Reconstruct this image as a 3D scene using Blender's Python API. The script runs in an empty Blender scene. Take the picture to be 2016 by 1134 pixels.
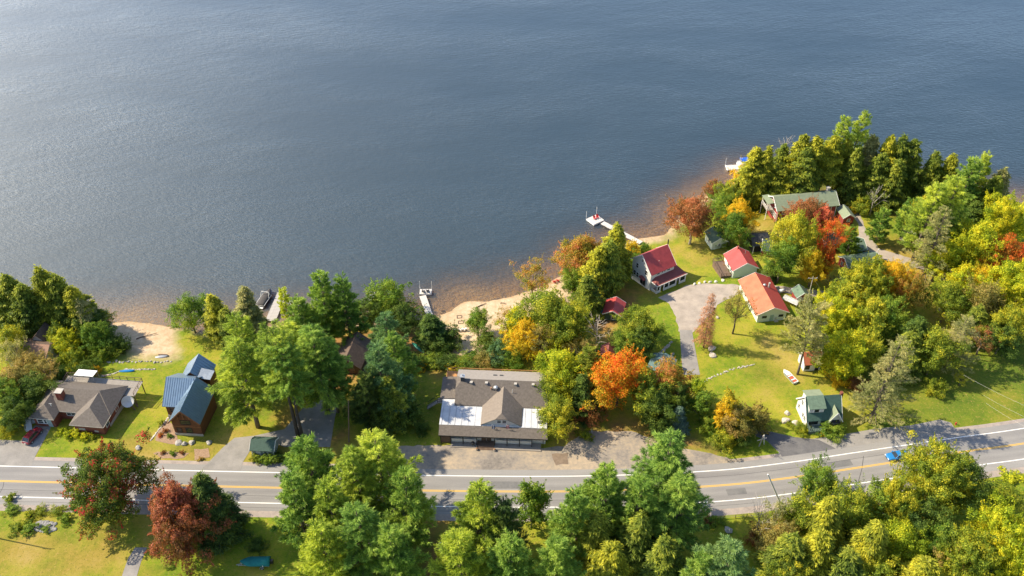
import bpy, bmesh, math, random
import numpy as np
from mathutils import Vector, Matrix
random.seed(7)
R = math.radians
scene = bpy.context.scene
COL = scene.collection

# ------------------------------------------------------------------ camera
PITCH = R(40.0); CAM_H = 150.0; FPX = 1800.0
cam_data = bpy.data.cameras.new('camera'); cam = bpy.data.objects.new('camera', cam_data)
COL.objects.link(cam); scene.camera = cam
cam.location = (0, 0, CAM_H); cam.rotation_euler = (math.pi/2 - PITCH, 0, 0)
cam_data.sensor_width = 36.0; cam_data.lens = 36.0*FPX/2016.0
cam_data.clip_start = 1.0; cam_data.clip_end = 12000.0

# ------------------------------------------------------------------ world, sun, exposure
SUN_EL = 43.0; SUN_ROT = -77.6          # sun stands to the left, a little ahead of the camera
world = bpy.data.worlds.new('World'); scene.world = world; world.use_nodes = True
wn = world.node_tree.nodes; wl = world.node_tree.links
sky = wn.new('ShaderNodeTexSky'); sky.sky_type = 'NISHITA'; sky.sun_disc = False
sky.sun_elevation = R(SUN_EL); sky.sun_rotation = R(SUN_ROT)
sky.air_density = 1.0; sky.dust_density = 1.1; sky.ozone_density = 1.0; sky.altitude = 500
wl.new(sky.outputs[0], wn['Background'].inputs[0]); wn['Background'].inputs[1].default_value = 0.15
sun_data = bpy.data.lights.new('sun', 'SUN'); sun = bpy.data.objects.new('sun', sun_data); COL.objects.link(sun)
sun_data.energy = 5.0; sun_data.angle = R(0.55); sun_data.color = (1.0, 0.87, 0.65)
sx, sy, sz = (math.sin(R(SUN_ROT))*math.cos(R(SUN_EL)), math.cos(R(SUN_ROT))*math.cos(R(SUN_EL)), math.sin(R(SUN_EL)))
sun.rotation_euler = Vector((sx, sy, sz)).to_track_quat('Z', 'Y').to_euler()
sun.location = (-200, 100, 300)
scene.view_settings.view_transform = 'Standard'; scene.view_settings.look = 'None'
scene.view_settings.exposure = 0.72; scene.view_settings.gamma = 1.0; scene.view_settings.use_curve_mapping = False
scene.render.engine = 'CYCLES'; scene.render.resolution_x = 1024; scene.render.resolution_y = 576
scene.cycles.max_bounces = 6; scene.cycles.transparent_max_bounces = 12

# ------------------------------------------------------------------ survey: photo plan position -> place on the ground
WL = -4.0                                # lake level; the road is at 0
def G(px, py, z=0.0):
    u = (px-1008)/FPX; v = -(py-567)/FPX
    dy = math.cos(PITCH)+v*math.sin(PITCH); dz = -math.sin(PITCH)+v*math.cos(PITCH)
    t = (z-CAM_H)/dz
    return (u*t, dy*t)
SHORE_PX = [(-700,640),(-400,640),(-200,640),(-60,640),(60,645),(150,640),(205,637),(255,632),(300,637),(345,645),(400,655),(470,650),(540,640),(620,640),(700,640),(760,632),(820,627),(865,621),(888,612),(905,598),(922,592),(960,593),(1005,584),(1060,566),(1100,545),(1150,512),(1200,490),(1255,470),(1310,462),(1325,440),(1350,412),(1385,388),(1425,368),(1452,352),(1475,340),(1510,332),(1560,335),(1620,345),(1700,352),(1780,362),(1850,372),(1930,385),(2016,400),(2150,415),(2400,430),(3200,430)]
SHORE = [G(a, b, WL) for a, b in SHORE_PX]
SH = np.array(SHORE)
def sdist(X, Y):
    """signed distance to the shore line: + on land, - in the lake"""
    X = np.asarray(X, float); Y = np.asarray(Y, float)
    best = np.full(X.shape, 1e9); sg = np.ones(X.shape)
    for (ax, ay), (bx, by) in zip(SHORE, SHORE[1:]):
        dx, dy = bx-ax, by-ay
        t = np.clip(((X-ax)*dx+(Y-ay)*dy)/(dx*dx+dy*dy), 0, 1)
        d = np.hypot(X-ax-t*dx, Y-ay-t*dy); m = d < best
        best = np.where(m, d, best); sg = np.where(m, np.where(dx*(Y-ay)-dy*(X-ax) < 0, 1, -1), sg)
    return best*sg
def T(X, Y):
    d = sdist(X, Y); t = np.clip(d/38, 0, 1)
    land = WL+4*(t*t*(3-2*t)*.75+.25*t)
    return np.where(d < 0, WL+np.maximum(d*.075, -7), land)
def Tz(x, y):
    best = 1e9; sg = 1
    for (ax, ay), (bx, by) in zip(SHORE, SHORE[1:]):
        dx, dy = bx-ax, by-ay; t = ((x-ax)*dx+(y-ay)*dy)/(dx*dx+dy*dy); t = 0 if t < 0 else 1 if t > 1 else t
        d = (x-ax-t*dx)**2+(y-ay-t*dy)**2
        if d < best: best = d; sg = 1 if dx*(y-ay)-dy*(x-ax) < 0 else -1
    d = math.sqrt(best)*sg
    if d < 0: return WL+max(d*.075, -7)
    t = min(1, d/38); return WL+4*(t*t*(3-2*t)*.75+.25*t)
def GT(px, py, h=0.0):
    z = 0.0
    for i in range(14):
        x, y = G(px, py, z+h); z2 = Tz(x, y)
        if abs(z2-z) < .004: break
        z = z2*.6+z*.4
    return x, y, Tz(x, y)
def fbm(X, Y, s, seed=0):
    rng = np.random.RandomState(seed); o = np.zeros(np.shape(X))
    for k in range(6):
        a = rng.rand()*6.28; f = (1.6**k)/s; p = rng.rand(4)*6.28
        o += (np.sin((X*math.cos(a)+Y*math.sin(a))*f+p[0]+1.7*np.sin((Y*math.cos(a)-X*math.sin(a))*f*.8+p[1])))/(1.35**k)
    return o/2.6

# ------------------------------------------------------------------ materials
def newmat(name):
    m = bpy.data.materials.new(name); m.use_nodes = True
    nt = m.node_tree; return m, nt, nt.nodes['Principled BSDF']
MATS = {}
def mat(name, c, rough=.8, spec=.3, var=.18, scale=3.0, metal=0, bump=0, c2=None, stretch=None, coat=0):
    """plain surface with procedural mottling"""
    if name in MATS: return MATS[name]
    m, nt, b = newmat(name); N = nt.nodes; L = nt.links
    b.inputs['Roughness'].default_value = rough; b.inputs['Specular IOR Level'].default_value = spec
    b.inputs['Metallic'].default_value = metal; b.inputs['Coat Weight'].default_value = coat
    tc = N.new('ShaderNodeTexCoord'); mp = N.new('ShaderNodeMapping')
    if stretch: mp.inputs['Scale'].default_value = stretch
    L.new(tc.outputs['Object'], mp.inputs[0])
    n = N.new('ShaderNodeTexNoise'); n.inputs['Scale'].default_value = scale; n.inputs['Detail'].default_value = 6; n.inputs['Roughness'].default_value = .65
    L.new(mp.outputs[0], n.inputs[0])
    r = N.new('ShaderNodeValToRGB'); r.color_ramp.elements[0].position = .3; r.color_ramp.elements[1].position = .7
    lo = c2 if c2 else tuple(max(0, x*(1-var)) for x in c); hi = tuple(min(1, x*(1+var)) for x in c) if not c2 else c
    r.color_ramp.elements[0].color = (*lo, 1); r.color_ramp.elements[1].color = (*hi, 1)
    L.new(n.outputs[0], r.inputs[0]); L.new(r.outputs[0], b.inputs['Base Color'])
    if bump:
        bp = N.new('ShaderNodeBump'); bp.inputs['Strength'].default_value = bump; bp.inputs['Distance'].default_value = .05
        L.new(n.outputs[0], bp.inputs['Height']); L.new(bp.outputs[0], b.inputs['Normal'])
    MATS[name] = m; return m
def glassmat(name='window glass', c=(.02, .028, .035)):
    if name in MATS: return MATS[name]
    m, nt, b = newmat(name); b.inputs['Base Color'].default_value = (*c, 1); b.inputs['Roughness'].default_value = .08
    b.inputs['Specular IOR Level'].default_value = .6
    MATS[name] = m; return m

# ------------------------------------------------------------------ mesh helpers
class MB:
    def __init__(s): s.v = []; s.f = []; s.m = []
    def add(s, vs, fs, mi=0):
        o = len(s.v); s.v += [tuple(p) for p in vs]; s.f += [tuple(i+o for i in f) for f in fs]; s.m += [mi]*len(fs); return s
    def box(s, a, b, mi=0):
        x0, y0, z0 = a; x1, y1, z1 = b
        return s.add([(x0,y0,z0),(x1,y0,z0),(x1,y1,z0),(x0,y1,z0),(x0,y0,z1),(x1,y0,z1),(x1,y1,z1),(x0,y1,z1)],
                     [(0,3,2,1),(4,5,6,7),(0,1,5,4),(1,2,6,5),(2,3,7,6),(3,0,4,7)], mi)
    def slab(s, pts, th, mi=0):
        """polygon (counter-clockwise from above) given thickness downwards"""
        n = len(pts); lo = [(p[0], p[1], p[2]-th) for p in pts]
        return s.add(list(pts)+lo, [tuple(range(n)), tuple(range(2*n-1, n-1, -1))]+[(i, i+n, (i+1) % n+n, (i+1) % n) for i in range(n)], mi)
    def bar(s, p, q, w, h=None, mi=0):
        h = h or w; p = Vector(p); q = Vector(q); d = (q-p).normalized()
        up = Vector((0,0,1)) if abs(d.z) < .95 else Vector((1,0,0))
        a = d.cross(up).normalized()*w/2; b = a.cross(d).normalized()*h/2
        return s.add([p-a-b, p+a-b, p+a+b, p-a+b, q-a-b, q+a-b, q+a+b, q-a+b],
                     [(0,1,2,3),(7,6,5,4),(4,5,1,0),(5,6,2,1),(6,7,3,2),(7,4,0,3)], mi)
    def tube(s, p, q, r0, r1=None, n=8, mi=0):
        r1 = r0 if r1 is None else r1; p = Vector(p); q = Vector(q); d = (q-p).normalized()
        up = Vector((0,0,1)) if abs(d.z) < .95 else Vector((1,0,0))
        a = d.cross(up).normalized(); b = a.cross(d)
        vs = [p+(a*math.cos(2*math.pi*i/n)+b*math.sin(2*math.pi*i/n))*r0 for i in range(n)]+[q+(a*math.cos(2*math.pi*i/n)+b*math.sin(2*math.pi*i/n))*r1 for i in range(n)]
        return s.add(vs, [(i, (i+1) % n, (i+1) % n+n, i+n) for i in range(n)]+[tuple(range(n-1, -1, -1)), tuple(range(n, 2*n))], mi)
    def lathe(s, prof, c=(0,0,0), n=16, mi=0):
        vs = []; fs = []
        for r, z in prof: vs += [(c[0]+r*math.cos(2*math.pi*i/n), c[1]+r*math.sin(2*math.pi*i/n), c[2]+z) for i in range(n)]
        for k in range(len(prof)-1):
            for i in range(n): fs.append((k*n+i, k*n+(i+1) % n, (k+1)*n+(i+1) % n, (k+1)*n+i))
        fs.append(tuple(range(n-1, -1, -1))); fs.append(tuple(range((len(prof)-1)*n, len(prof)*n)))
        return s.add(vs, fs, mi)
    def loft(s, rings, mi=0, caps=True):
        n = len(rings[0]); vs = [p for r in rings for p in r]; fs = []
        for k in range(len(rings)-1):
            for i in range(n): fs.append((k*n+i, k*n+(i+1) % n, (k+1)*n+(i+1) % n, (k+1)*n+i))
        if caps: fs += [tuple(range(n-1, -1, -1)), tuple(range((len(rings)-1)*n, len(rings)*n))]
        return s.add(vs, fs, mi)
    def obj(s, name, mats, parent=None, smooth=False, bevel=0):
        me = bpy.data.meshes.new(name); me.from_pydata(s.v, [], s.f); me.update()
        mats = mats if isinstance(mats, (list, tuple)) else [mats]
        for m in mats: me.materials.append(m)
        if len(mats) > 1: me.polygons.foreach_set('material_index', s.m)
        bm = bmesh.new(); bm.from_mesh(me); bmesh.ops.recalc_face_normals(bm, faces=bm.faces)
        if bevel: bmesh.ops.bevel(bm, geom=list(bm.edges), offset=bevel, segments=1, affect='EDGES')
        bm.to_mesh(me); bm.free()
        if smooth: me.polygons.foreach_set('use_smooth', [True]*len(me.polygons))
        o = bpy.data.objects.new(name, me); COL.objects.link(o)
        if parent: o.parent = parent
        return o
def box(name, a, b, m, parent=None, bevel=0): return MB().box(a, b).obj(name, m, parent, bevel=bevel)
def tag(o, label, cat, group=None):
    o['label'] = label; o['category'] = cat
    if group: o['group'] = group
    return o
def structure(o, label=None):
    o['kind'] = 'structure'
    if label: o['label'] = label
    return o
def stuff(o, label=None, cat=None):
    o['kind'] = 'stuff'
    if label: o['label'] = label
    if cat: o['category'] = cat
    return o
def thing(name, label, cat, loc, rz=0, group=None):
    o = bpy.data.objects.new(name, None); COL.objects.link(o); o.location = loc; o.rotation_euler = (0, 0, R(rz))
    o.empty_display_size = .5
    return tag(o, label, cat, group)
def copy_tree(o, parent=None):
    c = o.copy(); COL.objects.link(c); c.parent = parent
    for ch in list(o.children): copy_tree(ch, c)
    return c
def inpoly(X, Y, poly):
    X = np.asarray(X); Y = np.asarray(Y); ins = np.zeros(X.shape, bool); n = len(poly)
    for i in range(n):
        ax, ay = poly[i]; bx, by = poly[(i+1) % n]
        c = ((ay > Y) != (by > Y)) & (X < (bx-ax)*(Y-ay)/((by-ay) if by != ay else 1e-9)+ax)
        ins ^= c
    return ins
def polydist(X, Y, poly):
    """signed distance, + inside"""
    best = np.full(np.shape(X), 1e9); n = len(poly)
    for i in range(n):
        ax, ay = poly[i]; bx, by = poly[(i+1) % n]; dx, dy = bx-ax, by-ay
        t = np.clip(((X-ax)*dx+(Y-ay)*dy)/(dx*dx+dy*dy+1e-9), 0, 1)
        best = np.minimum(best, np.hypot(X-ax-t*dx, Y-ay-t*dy))
    return np.where(inpoly(X, Y, poly), best, -best)
def PX(pts): return [GT(a, b)[:2] for a, b in pts]

# ------------------------------------------------------------------ ground
def axis(segs):
    o = [segs[0][0]]
    for a, b, s in segs:
        n = max(1, int(round((b-a)/s))); o += [a+(b-a)*(i+1)/n for i in range(n)]
    return np.array(o)
gx = axis([(-4000,-400,400),(-400,-150,8),(-150,170,.8),(170,400,8),(400,4000,400)])
gy = axis([(-1500,0,150),(0,84,6),(84,262,.8),(262,480,6),(480,6000,500)])
GX, GY = np.meshgrid(gx, gy)
GD = sdist(GX, GY)
GZ = T(GX, GY)
# sand: beaches near the shore, wider where the photo shows a bare beach
SAND = [PX([(195,625),(345,635),(352,700),(330,708),(255,705),(232,672),(200,655)]),
        PX([(845,600),(1020,570),(1110,540),(1160,560),(1135,600),(1060,600),(1000,660),(950,690),(930,705),(900,700),(893,665),(868,640)]),
        PX([(1225,455),(1330,440),(1330,462),(1270,480),(1230,482)]),
        PX([(1320,440),(1460,330),(1475,345),(1440,375),(1345,440)]),
        PX([(1090,530),(1145,560),(1150,610),(1100,600)])]
LITTER = [PX([(545,800),(690,780),(740,720),(690,640),(620,640),(640,740),(560,860),(690,870)]),   # pine duff under the big pines
          PX([(1135,585),(1270,570),(1250,610),(1190,665),(1140,650)]),
          PX([(1460,370),(1760,370),(1800,420),(1640,400),(1500,400)]),
          PX([(840,1000),(880,1000),(880,1150),(820,1150)]),
          PX([(1120,840),(1300,830),(1400,880),(1130,870)]),
          PX([(600,660),(900,640),(930,720),(640,740)])]
DRY = [PX([(1660,470),(1830,460),(1880,560),(1830,620),(1690,540)]), PX([(1500,430),(1560,430),(1580,500),(1450,470)]),
       PX([(240,860),(560,860),(560,925),(230,915)]), PX([(-200,1030),(260,1040),(250,1150),(-200,1150)]),
       PX([(1340,470),(1420,480),(1400,520),(1340,500)]), PX([(1500,690),(1560,680),(1575,760),(1510,740)])]
DRK = [PX([(790,735),(890,735),(865,880),(820,880)]), PX([(1690,690),(2100,690),(2100,860),(1700,860)])]  # lawns with a darker kind of grass
def soft(polys, w, seed):
    o = np.zeros(GX.shape); nz = fbm(GX, GY, 2.2, seed)*w*.9
    for p in polys: o = np.maximum(o, np.clip((polydist(GX, GY, p)+nz)/w*.5+.5, 0, 1))
    return o
sand = np.maximum(soft(SAND, 1.6, 1), np.clip((1.2-GD+fbm(GX, GY, 3, 2)*.8)/1.0, 0, 1)*(GD > -200))
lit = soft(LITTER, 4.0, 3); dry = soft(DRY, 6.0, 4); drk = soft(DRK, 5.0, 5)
GZ = GZ+np.where((GD > 2) & (sand > .5), fbm(GX, GY, 1.4, 9)*.06, 0)
ny_, nx_ = GX.shape
vs = np.stack([GX.ravel(), GY.ravel(), GZ.ravel()], 1)
idx = np.arange(nx_*ny_).reshape(ny_, nx_)
fs = np.stack([idx[:-1,:-1].ravel(), idx[:-1,1:].ravel(), idx[1:,1:].ravel(), idx[1:,:-1].ravel()], 1)
def npmesh(name, vs, fs, attrs=None, smooth=True):
    me = bpy.data.meshes.new(name); k = fs.shape[1]
    me.vertices.add(len(vs)); me.vertices.foreach_set('co', vs.astype(np.float32).ravel())
    me.loops.add(fs.size); me.loops.foreach_set('vertex_index', fs.astype(np.int32).ravel())
    me.polygons.add(len(fs)); me.polygons.foreach_set('loop_start', np.arange(0, fs.size, k, dtype=np.int32))
    me.polygons.foreach_set('loop_total', np.full(len(fs), k, np.int32))
    if smooth: me.polygons.foreach_set('use_smooth', np.ones(len(fs), bool))
    me.update(calc_edges=True)
    for n, a in (attrs or {}).items():
        at = me.attributes.new(n, 'FLOAT', 'POINT'); at.data.foreach_set('value', a.astype(np.float32).ravel())
    return me
me = npmesh('ground', vs, fs, {'sand': sand, 'litter': lit, 'dry': dry, 'darkgrass': drk, 'wet': np.clip((0.9-GD)/1.2, 0, 1)})
ground = bpy.data.objects.new('ground', me); COL.objects.link(ground); structure(ground, 'grassy lakeside ground sloping down to sandy beaches')

def attr(nt, name):
    a = nt.nodes.new('ShaderNodeAttribute'); a.attribute_name = name; return a.outputs['Fac']
def noise(nt, coord, scale, detail=5, rough=.6, stretch=None):
    n = nt.nodes.new('ShaderNodeTexNoise'); n.inputs['Scale'].default_value = scale; n.inputs['Detail'].default_value = detail; n.inputs['Roughness'].default_value = rough
    if stretch:
        mp = nt.nodes.new('ShaderNodeMapping'); mp.inputs['Scale'].default_value = stretch; nt.links.new(coord, mp.inputs[0]); coord = mp.outputs[0]
    nt.links.new(coord, n.inputs['Vector']); return n.outputs[0]
def ramp(nt, fac, stops, interp='LINEAR'):
    r = nt.nodes.new('ShaderNodeValToRGB'); e = r.color_ramp; e.interpolation = interp
    e.elements[0].position = stops[0][0]; e.elements[0].color = (*stops[0][1], 1)
    e.elements[1].position = stops[-1][0]; e.elements[1].color = (*stops[-1][1], 1)
    for p, c in stops[1:-1]:
        k = e.elements.new(p); k.color = (*c, 1)
    nt.links.new(fac, r.inputs[0]); return r.outputs[0]
def mix(nt, fac, a, b, mode='MIX'):
    m = nt.nodes.new('ShaderNodeMix'); m.data_type = 'RGBA'; m.blend_type = mode
    for s, v in ((0, fac), (6, a), (7, b)):
        if isinstance(v, (int, float)): m.inputs[s].default_value = v
        elif isinstance(v, tuple): m.inputs[s].default_value = (*v, 1)
        else: nt.links.new(v, m.inputs[s])
    return m.outputs[2]
def math_(nt, op, a, b=None):
    m = nt.nodes.new('ShaderNodeMath'); m.operation = op
    for i, v in enumerate((a, b)):
        if v is None: continue
        if isinstance(v, (int, float)): m.inputs[i].default_value = v
        else: nt.links.new(v, m.inputs[i])
    return m.outputs[0]

m, nt, b = newmat('ground'); N = nt.nodes; L = nt.links
tc = N.new('ShaderNodeTexCoord').outputs['Object']
n1 = noise(nt, tc, .09, 6, .62); n2 = noise(nt, tc, .9, 6, .7); n3 = noise(nt, tc, 5, 4, .7)
fac = math_(nt, 'ADD', math_(nt, 'MULTIPLY', n1, .62), math_(nt, 'ADD', math_(nt, 'MULTIPLY', n2, .25), math_(nt, 'MULTIPLY', n3, .13)))
grass = ramp(nt, fac, [(.36, (.085,.155,.014)), (.46, (.175,.23,.018)), (.54, (.275,.27,.028)), (.64, (.36,.30,.05))])
dryc = ramp(nt, fac, [(.38, (.17,.16,.022)), (.5, (.29,.22,.045)), (.62, (.37,.27,.09))])
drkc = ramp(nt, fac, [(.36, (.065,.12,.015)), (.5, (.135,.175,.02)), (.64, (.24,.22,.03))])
litc = ramp(nt, fac, [(.38, (.11,.085,.03)), (.48, (.20,.12,.045)), (.56, (.33,.17,.06)), (.66, (.25,.19,.06))])
sandc = ramp(nt, math_(nt, 'ADD', math_(nt, 'MULTIPLY', n1, .4), math_(nt, 'MULTIPLY', n2, .6)), [(.36, (.40,.28,.17)), (.5, (.52,.385,.25)), (.64, (.62,.50,.36))])
sandc = mix(nt, attr(nt, 'wet'), sandc, mix(nt, 1.0, sandc, (.82,.74,.62), 'MULTIPLY'))
c = mix(nt, attr(nt, 'darkgrass'), grass, drkc); c = mix(nt, attr(nt, 'dry'), c, dryc)
# fallen leaves and worn spots
sp = noise(nt, tc, 1.5, 8, .8); lm = math_(nt, 'MULTIPLY', math_(nt, 'GREATER_THAN', sp, .575), .7)
c = mix(nt, lm, c, ramp(nt, noise(nt, tc, 7, 2), [(.4, (.30,.22,.05)), (.6, (.40,.26,.10))]))
c = mix(nt, math_(nt, 'MULTIPLY', math_(nt, 'LESS_THAN', noise(nt, tc, 2.6, 8, .8), .43), .6), c, (.06,.095,.014))
c = mix(nt, attr(nt, 'litter'), c, litc); c = mix(nt, attr(nt, 'sand'), c, sandc)
L.new(c, b.inputs['Base Color']); b.inputs['Roughness'].default_value = .95; b.inputs['Specular IOR Level'].default_value = .1
bp = N.new('ShaderNodeBump'); bp.inputs['Strength'].default_value = .55; bp.inputs['Distance'].default_value = .12
L.new(noise(nt, tc, 3.2, 5, .7), bp.inputs['Height']); L.new(bp.outputs[0], b.inputs['Normal'])
ground.data.materials.append(m)

# ------------------------------------------------------------------ lake
wx = axis([(-4000,-300,300),(-300,-140,6),(-140,180,1.0),(180,320,6),(320,4000,300)])
wy = axis([(120,150,6),(150,290,1.0),(290,480,6),(480,6000,500)])
WX, WY = np.meshgrid(wx, wy); WD = -sdist(WX, WY)
depth = np.where(WD > 0, np.minimum(WD*.075+.02, 7), 0.0)
ny2, nx2 = WX.shape
idx = np.arange(nx2*ny2).reshape(ny2, nx2)
fs = np.stack([idx[:-1,:-1].ravel(), idx[:-1,1:].ravel(), idx[1:,1:].ravel(), idx[1:,:-1].ravel()], 1)
keep = (WD.ravel()[fs] > -3).any(1); fs = fs[keep]
used = np.unique(fs); remap = np.full(nx2*ny2, -1); remap[used] = np.arange(len(used))
me = npmesh('lake', np.stack([WX.ravel(), WY.ravel(), np.full(WX.size, WL)], 1)[used], remap[fs], {'depth': depth.ravel()[used]})
lake = bpy.data.objects.new('lake', me); COL.objects.link(lake); structure(lake, 'rippled slate blue lake water with tea brown shallows')
m, nt, b = newmat('lake water'); N = nt.nodes; L = nt.links
N.remove(b); out = N['Material Output']
tc = N.new('ShaderNodeTexCoord').outputs['Object']
# opacity of the peaty water grows with its depth
dn_ = math_(nt, 'ADD', attr(nt, 'depth'), math_(nt, 'MULTIPLY', math_(nt, 'SUBTRACT', noise(nt, tc, .10, 5), .5), math_(nt, 'MULTIPLY', attr(nt, 'depth'), .9)))
op = math_(nt, 'SUBTRACT', 1.0, math_(nt, 'POWER', 2.718, math_(nt, 'MULTIPLY', math_(nt, 'POWER', math_(nt, 'MULTIPLY', dn_, 1.0), 1.8), -1.0)))
def rot_noise(deg, sc, det, rgh):
    mp = N.new('ShaderNodeMapping'); mp.inputs['Rotation'].default_value = (0, 0, R(deg)); L.new(tc, mp.inputs[0]); return noise(nt, mp.outputs[0], 1.0, det, rgh, sc)
rip = rot_noise(12, (.45, 1.35, 1), 5, .6); rip2 = rot_noise(-25, (.05, .17, 1), 3, .55); rip3 = rot_noise(30, (1.4, 2.6, 1), 3, .6)
hgt = math_(nt, 'ADD', math_(nt, 'MULTIPLY', rip, .19), math_(nt, 'ADD', math_(nt, 'MULTIPLY', rip2, .16), math_(nt, 'MULTIPLY', rip3, .07)))
bp = N.new('ShaderNodeBump'); bp.inputs['Strength'].default_value = 1.0; bp.inputs['Distance'].default_value = 1.0
gust = noise(nt, tc, 1.0, 4, .55, (.010, .022, 1))                 # wind lanes and calmer patches
mr = N.new('ShaderNodeMapRange'); L.new(gust, mr.inputs[0]); mr.inputs[1].default_value = .35; mr.inputs[2].default_value = .65; mr.inputs[3].default_value = .35; mr.inputs[4].default_value = 1.25
L.new(math_(nt, 'MULTIPLY', hgt, mr.outputs[0]), bp.inputs['Height'])
body = N.new('ShaderNodeBsdfDiffuse'); body.inputs['Color'].default_value = (.016,.034,.045,1); L.new(bp.outputs[0], body.inputs['Normal'])
clear = N.new('ShaderNodeBsdfTransparent'); clear.inputs['Color'].default_value = (.90,.84,.66,1)
m1 = N.new('ShaderNodeMixShader'); L.new(op, m1.inputs[0]); L.new(clear.outputs[0], m1.inputs[1]); L.new(body.outputs[0], m1.inputs[2])
gl = N.new('ShaderNodeBsdfGlossy'); gl.inputs['Color'].default_value = (.96,.98,1,1); gl.inputs['Roughness'].default_value = .30; L.new(bp.outputs[0], gl.inputs['Normal'])
fr = N.new('ShaderNodeFresnel'); fr.inputs['IOR'].default_value = 1.33; L.new(bp.outputs[0], fr.inputs['Normal'])
m2 = N.new('ShaderNodeMixShader'); L.new(fr.outputs[0], m2.inputs[0]); L.new(m1.outputs[0], m2.inputs[1]); L.new(gl.outputs[0], m2.inputs[2])
# wind-roughened facets carry the broad sheen under the sun
g2 = N.new('ShaderNodeBsdfGlossy'); g2.inputs['Color'].default_value = (.98,.99,1,1); g2.distribution = 'BECKMANN'; g2.inputs['Roughness'].default_value = .62; L.new(bp.outputs[0], g2.inputs['Normal'])
m3 = N.new('ShaderNodeMixShader'); L.new(math_(nt, 'MULTIPLY', fr.outputs[0], 1.6), m3.inputs[0]); L.new(m2.outputs[0], m3.inputs[1]); L.new(g2.outputs[0], m3.inputs[2])
L.new(m3.outputs[0], out.inputs[0]); lake.data.materials.append(m)

# ------------------------------------------------------------------ paved and gravel sheets, laid on the ground
def sheet(name, poly, m, off=.03, step=2.5, label=None):
    bm = bmesh.new(); bm.faces.new([bm.verts.new((x, y, 0)) for x, y in poly])
    bmesh.ops.triangulate(bm, faces=bm.faces[:])
    xs = [p[0] for p in poly]; ys = [p[1] for p in poly]
    for i in range(int((max(xs)-min(xs))/step)):
        bmesh.ops.bisect_plane(bm, geom=bm.verts[:]+bm.edges[:]+bm.faces[:], plane_co=(min(xs)+(i+1)*step, 0, 0), plane_no=(1, 0, 0))
    for i in range(int((max(ys)-min(ys))/step)):
        bmesh.ops.bisect_plane(bm, geom=bm.verts[:]+bm.edges[:]+bm.faces[:], plane_co=(0, min(ys)+(i+1)*step, 0), plane_no=(0, 1, 0))
    bm.verts.ensure_lookup_table()
    z = T(np.array([v.co.x for v in bm.verts]), np.array([v.co.y for v in bm.verts]))
    for v, k in zip(bm.verts, z): v.co.z = k+off
    bmesh.ops.recalc_face_normals(bm, faces=bm.faces)
    if sum(f.normal.z for f in bm.faces) < 0: bmesh.ops.reverse_faces(bm, faces=bm.faces)
    me = bpy.data.meshes.new(name); bm.to_mesh(me); bm.free(); me.materials.append(m)
    o = bpy.data.objects.new(name, me); COL.objects.link(o); return structure(o, label)
def smooth_line(pts, n=8):
    """Catmull-Rom through ground points"""
    P = [pts[0]]+list(pts)+[pts[-1]]; o = []
    for i in range(1, len(P)-2):
        p0, p1, p2, p3 = [np.array(q, float) for q in P[i-1:i+3]]
        for k in range(n):
            t = k/n; o.append(tuple(.5*((2*p1)+(-p0+p2)*t+(2*p0-5*p1+4*p2-p3)*t*t+(-p0+3*p1-3*p2+p3)*t**3)))
    o.append(tuple(pts[-1])); return o
def jag(poly, amp, seed, step=1.2):
    """roughen a soft edge"""
    rng = random.Random(seed); o = []
    for i in range(len(poly)):
        a = poly[i]; b2 = poly[(i+1) % len(poly)]; d = math.hypot(b2[0]-a[0], b2[1]-a[1]); n = max(1, int(d/step))
        for k in range(n):
            t = k/n; o.append((a[0]+(b2[0]-a[0])*t+rng.uniform(-amp, amp), a[1]+(b2[1]-a[1])*t+rng.uniform(-amp, amp)))
    return o
def surf(name, stops, s1, s2, rough=.9, bump=.3, stretch=None):
    m, nt, b = newmat(name); tc = nt.nodes.new('ShaderNodeTexCoord').outputs['Object']
    n1 = noise(nt, tc, s1, 6, .65, stretch); n2 = noise(nt, tc, s2, 5, .7)
    f = math_(nt, 'ADD', math_(nt, 'MULTIPLY', n1, .65), math_(nt, 'MULTIPLY', n2, .35))
    nt.links.new(ramp(nt, f, stops), b.inputs['Base Color']); b.inputs['Roughness'].default_value = rough; b.inputs['Specular IOR Level'].default_value = .2
    bp = nt.nodes.new('ShaderNodeBump'); bp.inputs['Strength'].default_value = bump; bp.inputs['Distance'].default_value = .03
    nt.links.new(n2, bp.inputs['Height']); nt.links.new(bp.outputs[0], b.inputs['Normal']); MATS[name] = m; return m
asphalt = surf('weathered asphalt', [(.35, (.215,.205,.20)), (.5, (.26,.25,.24)), (.65, (.31,.295,.28))], .18, 4, stretch=(.25, 1.6, 1))
darkasph = surf('dark asphalt', [(.38, (.10,.098,.105)), (.6, (.16,.155,.155))], .4, 5)
drivegrey = surf('driveway asphalt', [(.36, (.20,.19,.18)), (.62, (.31,.29,.27))], .3, 5)
gravel = surf('dusty gravel', [(.36, (.16,.145,.13)), (.45, (.25,.22,.19)), (.53, (.33,.275,.21)), (.62, (.43,.335,.235))], .16, 1.6)
gravel2 = surf('pale gravel', [(.36, (.27,.235,.20)), (.52, (.36,.31,.265)), (.66, (.44,.375,.31))], .4, 4)
shoulder = surf('gravel shoulder', [(.36, (.24,.21,.19)), (.5, (.33,.28,.25)), (.66, (.42,.35,.29))], .7, 5)
white_paint = mat('white road paint', (.80,.79,.76), .6, var=.06, scale=6)
yellow_paint = mat('yellow road paint', (.72,.42,.02), .6, var=.08, scale=6)

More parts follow.
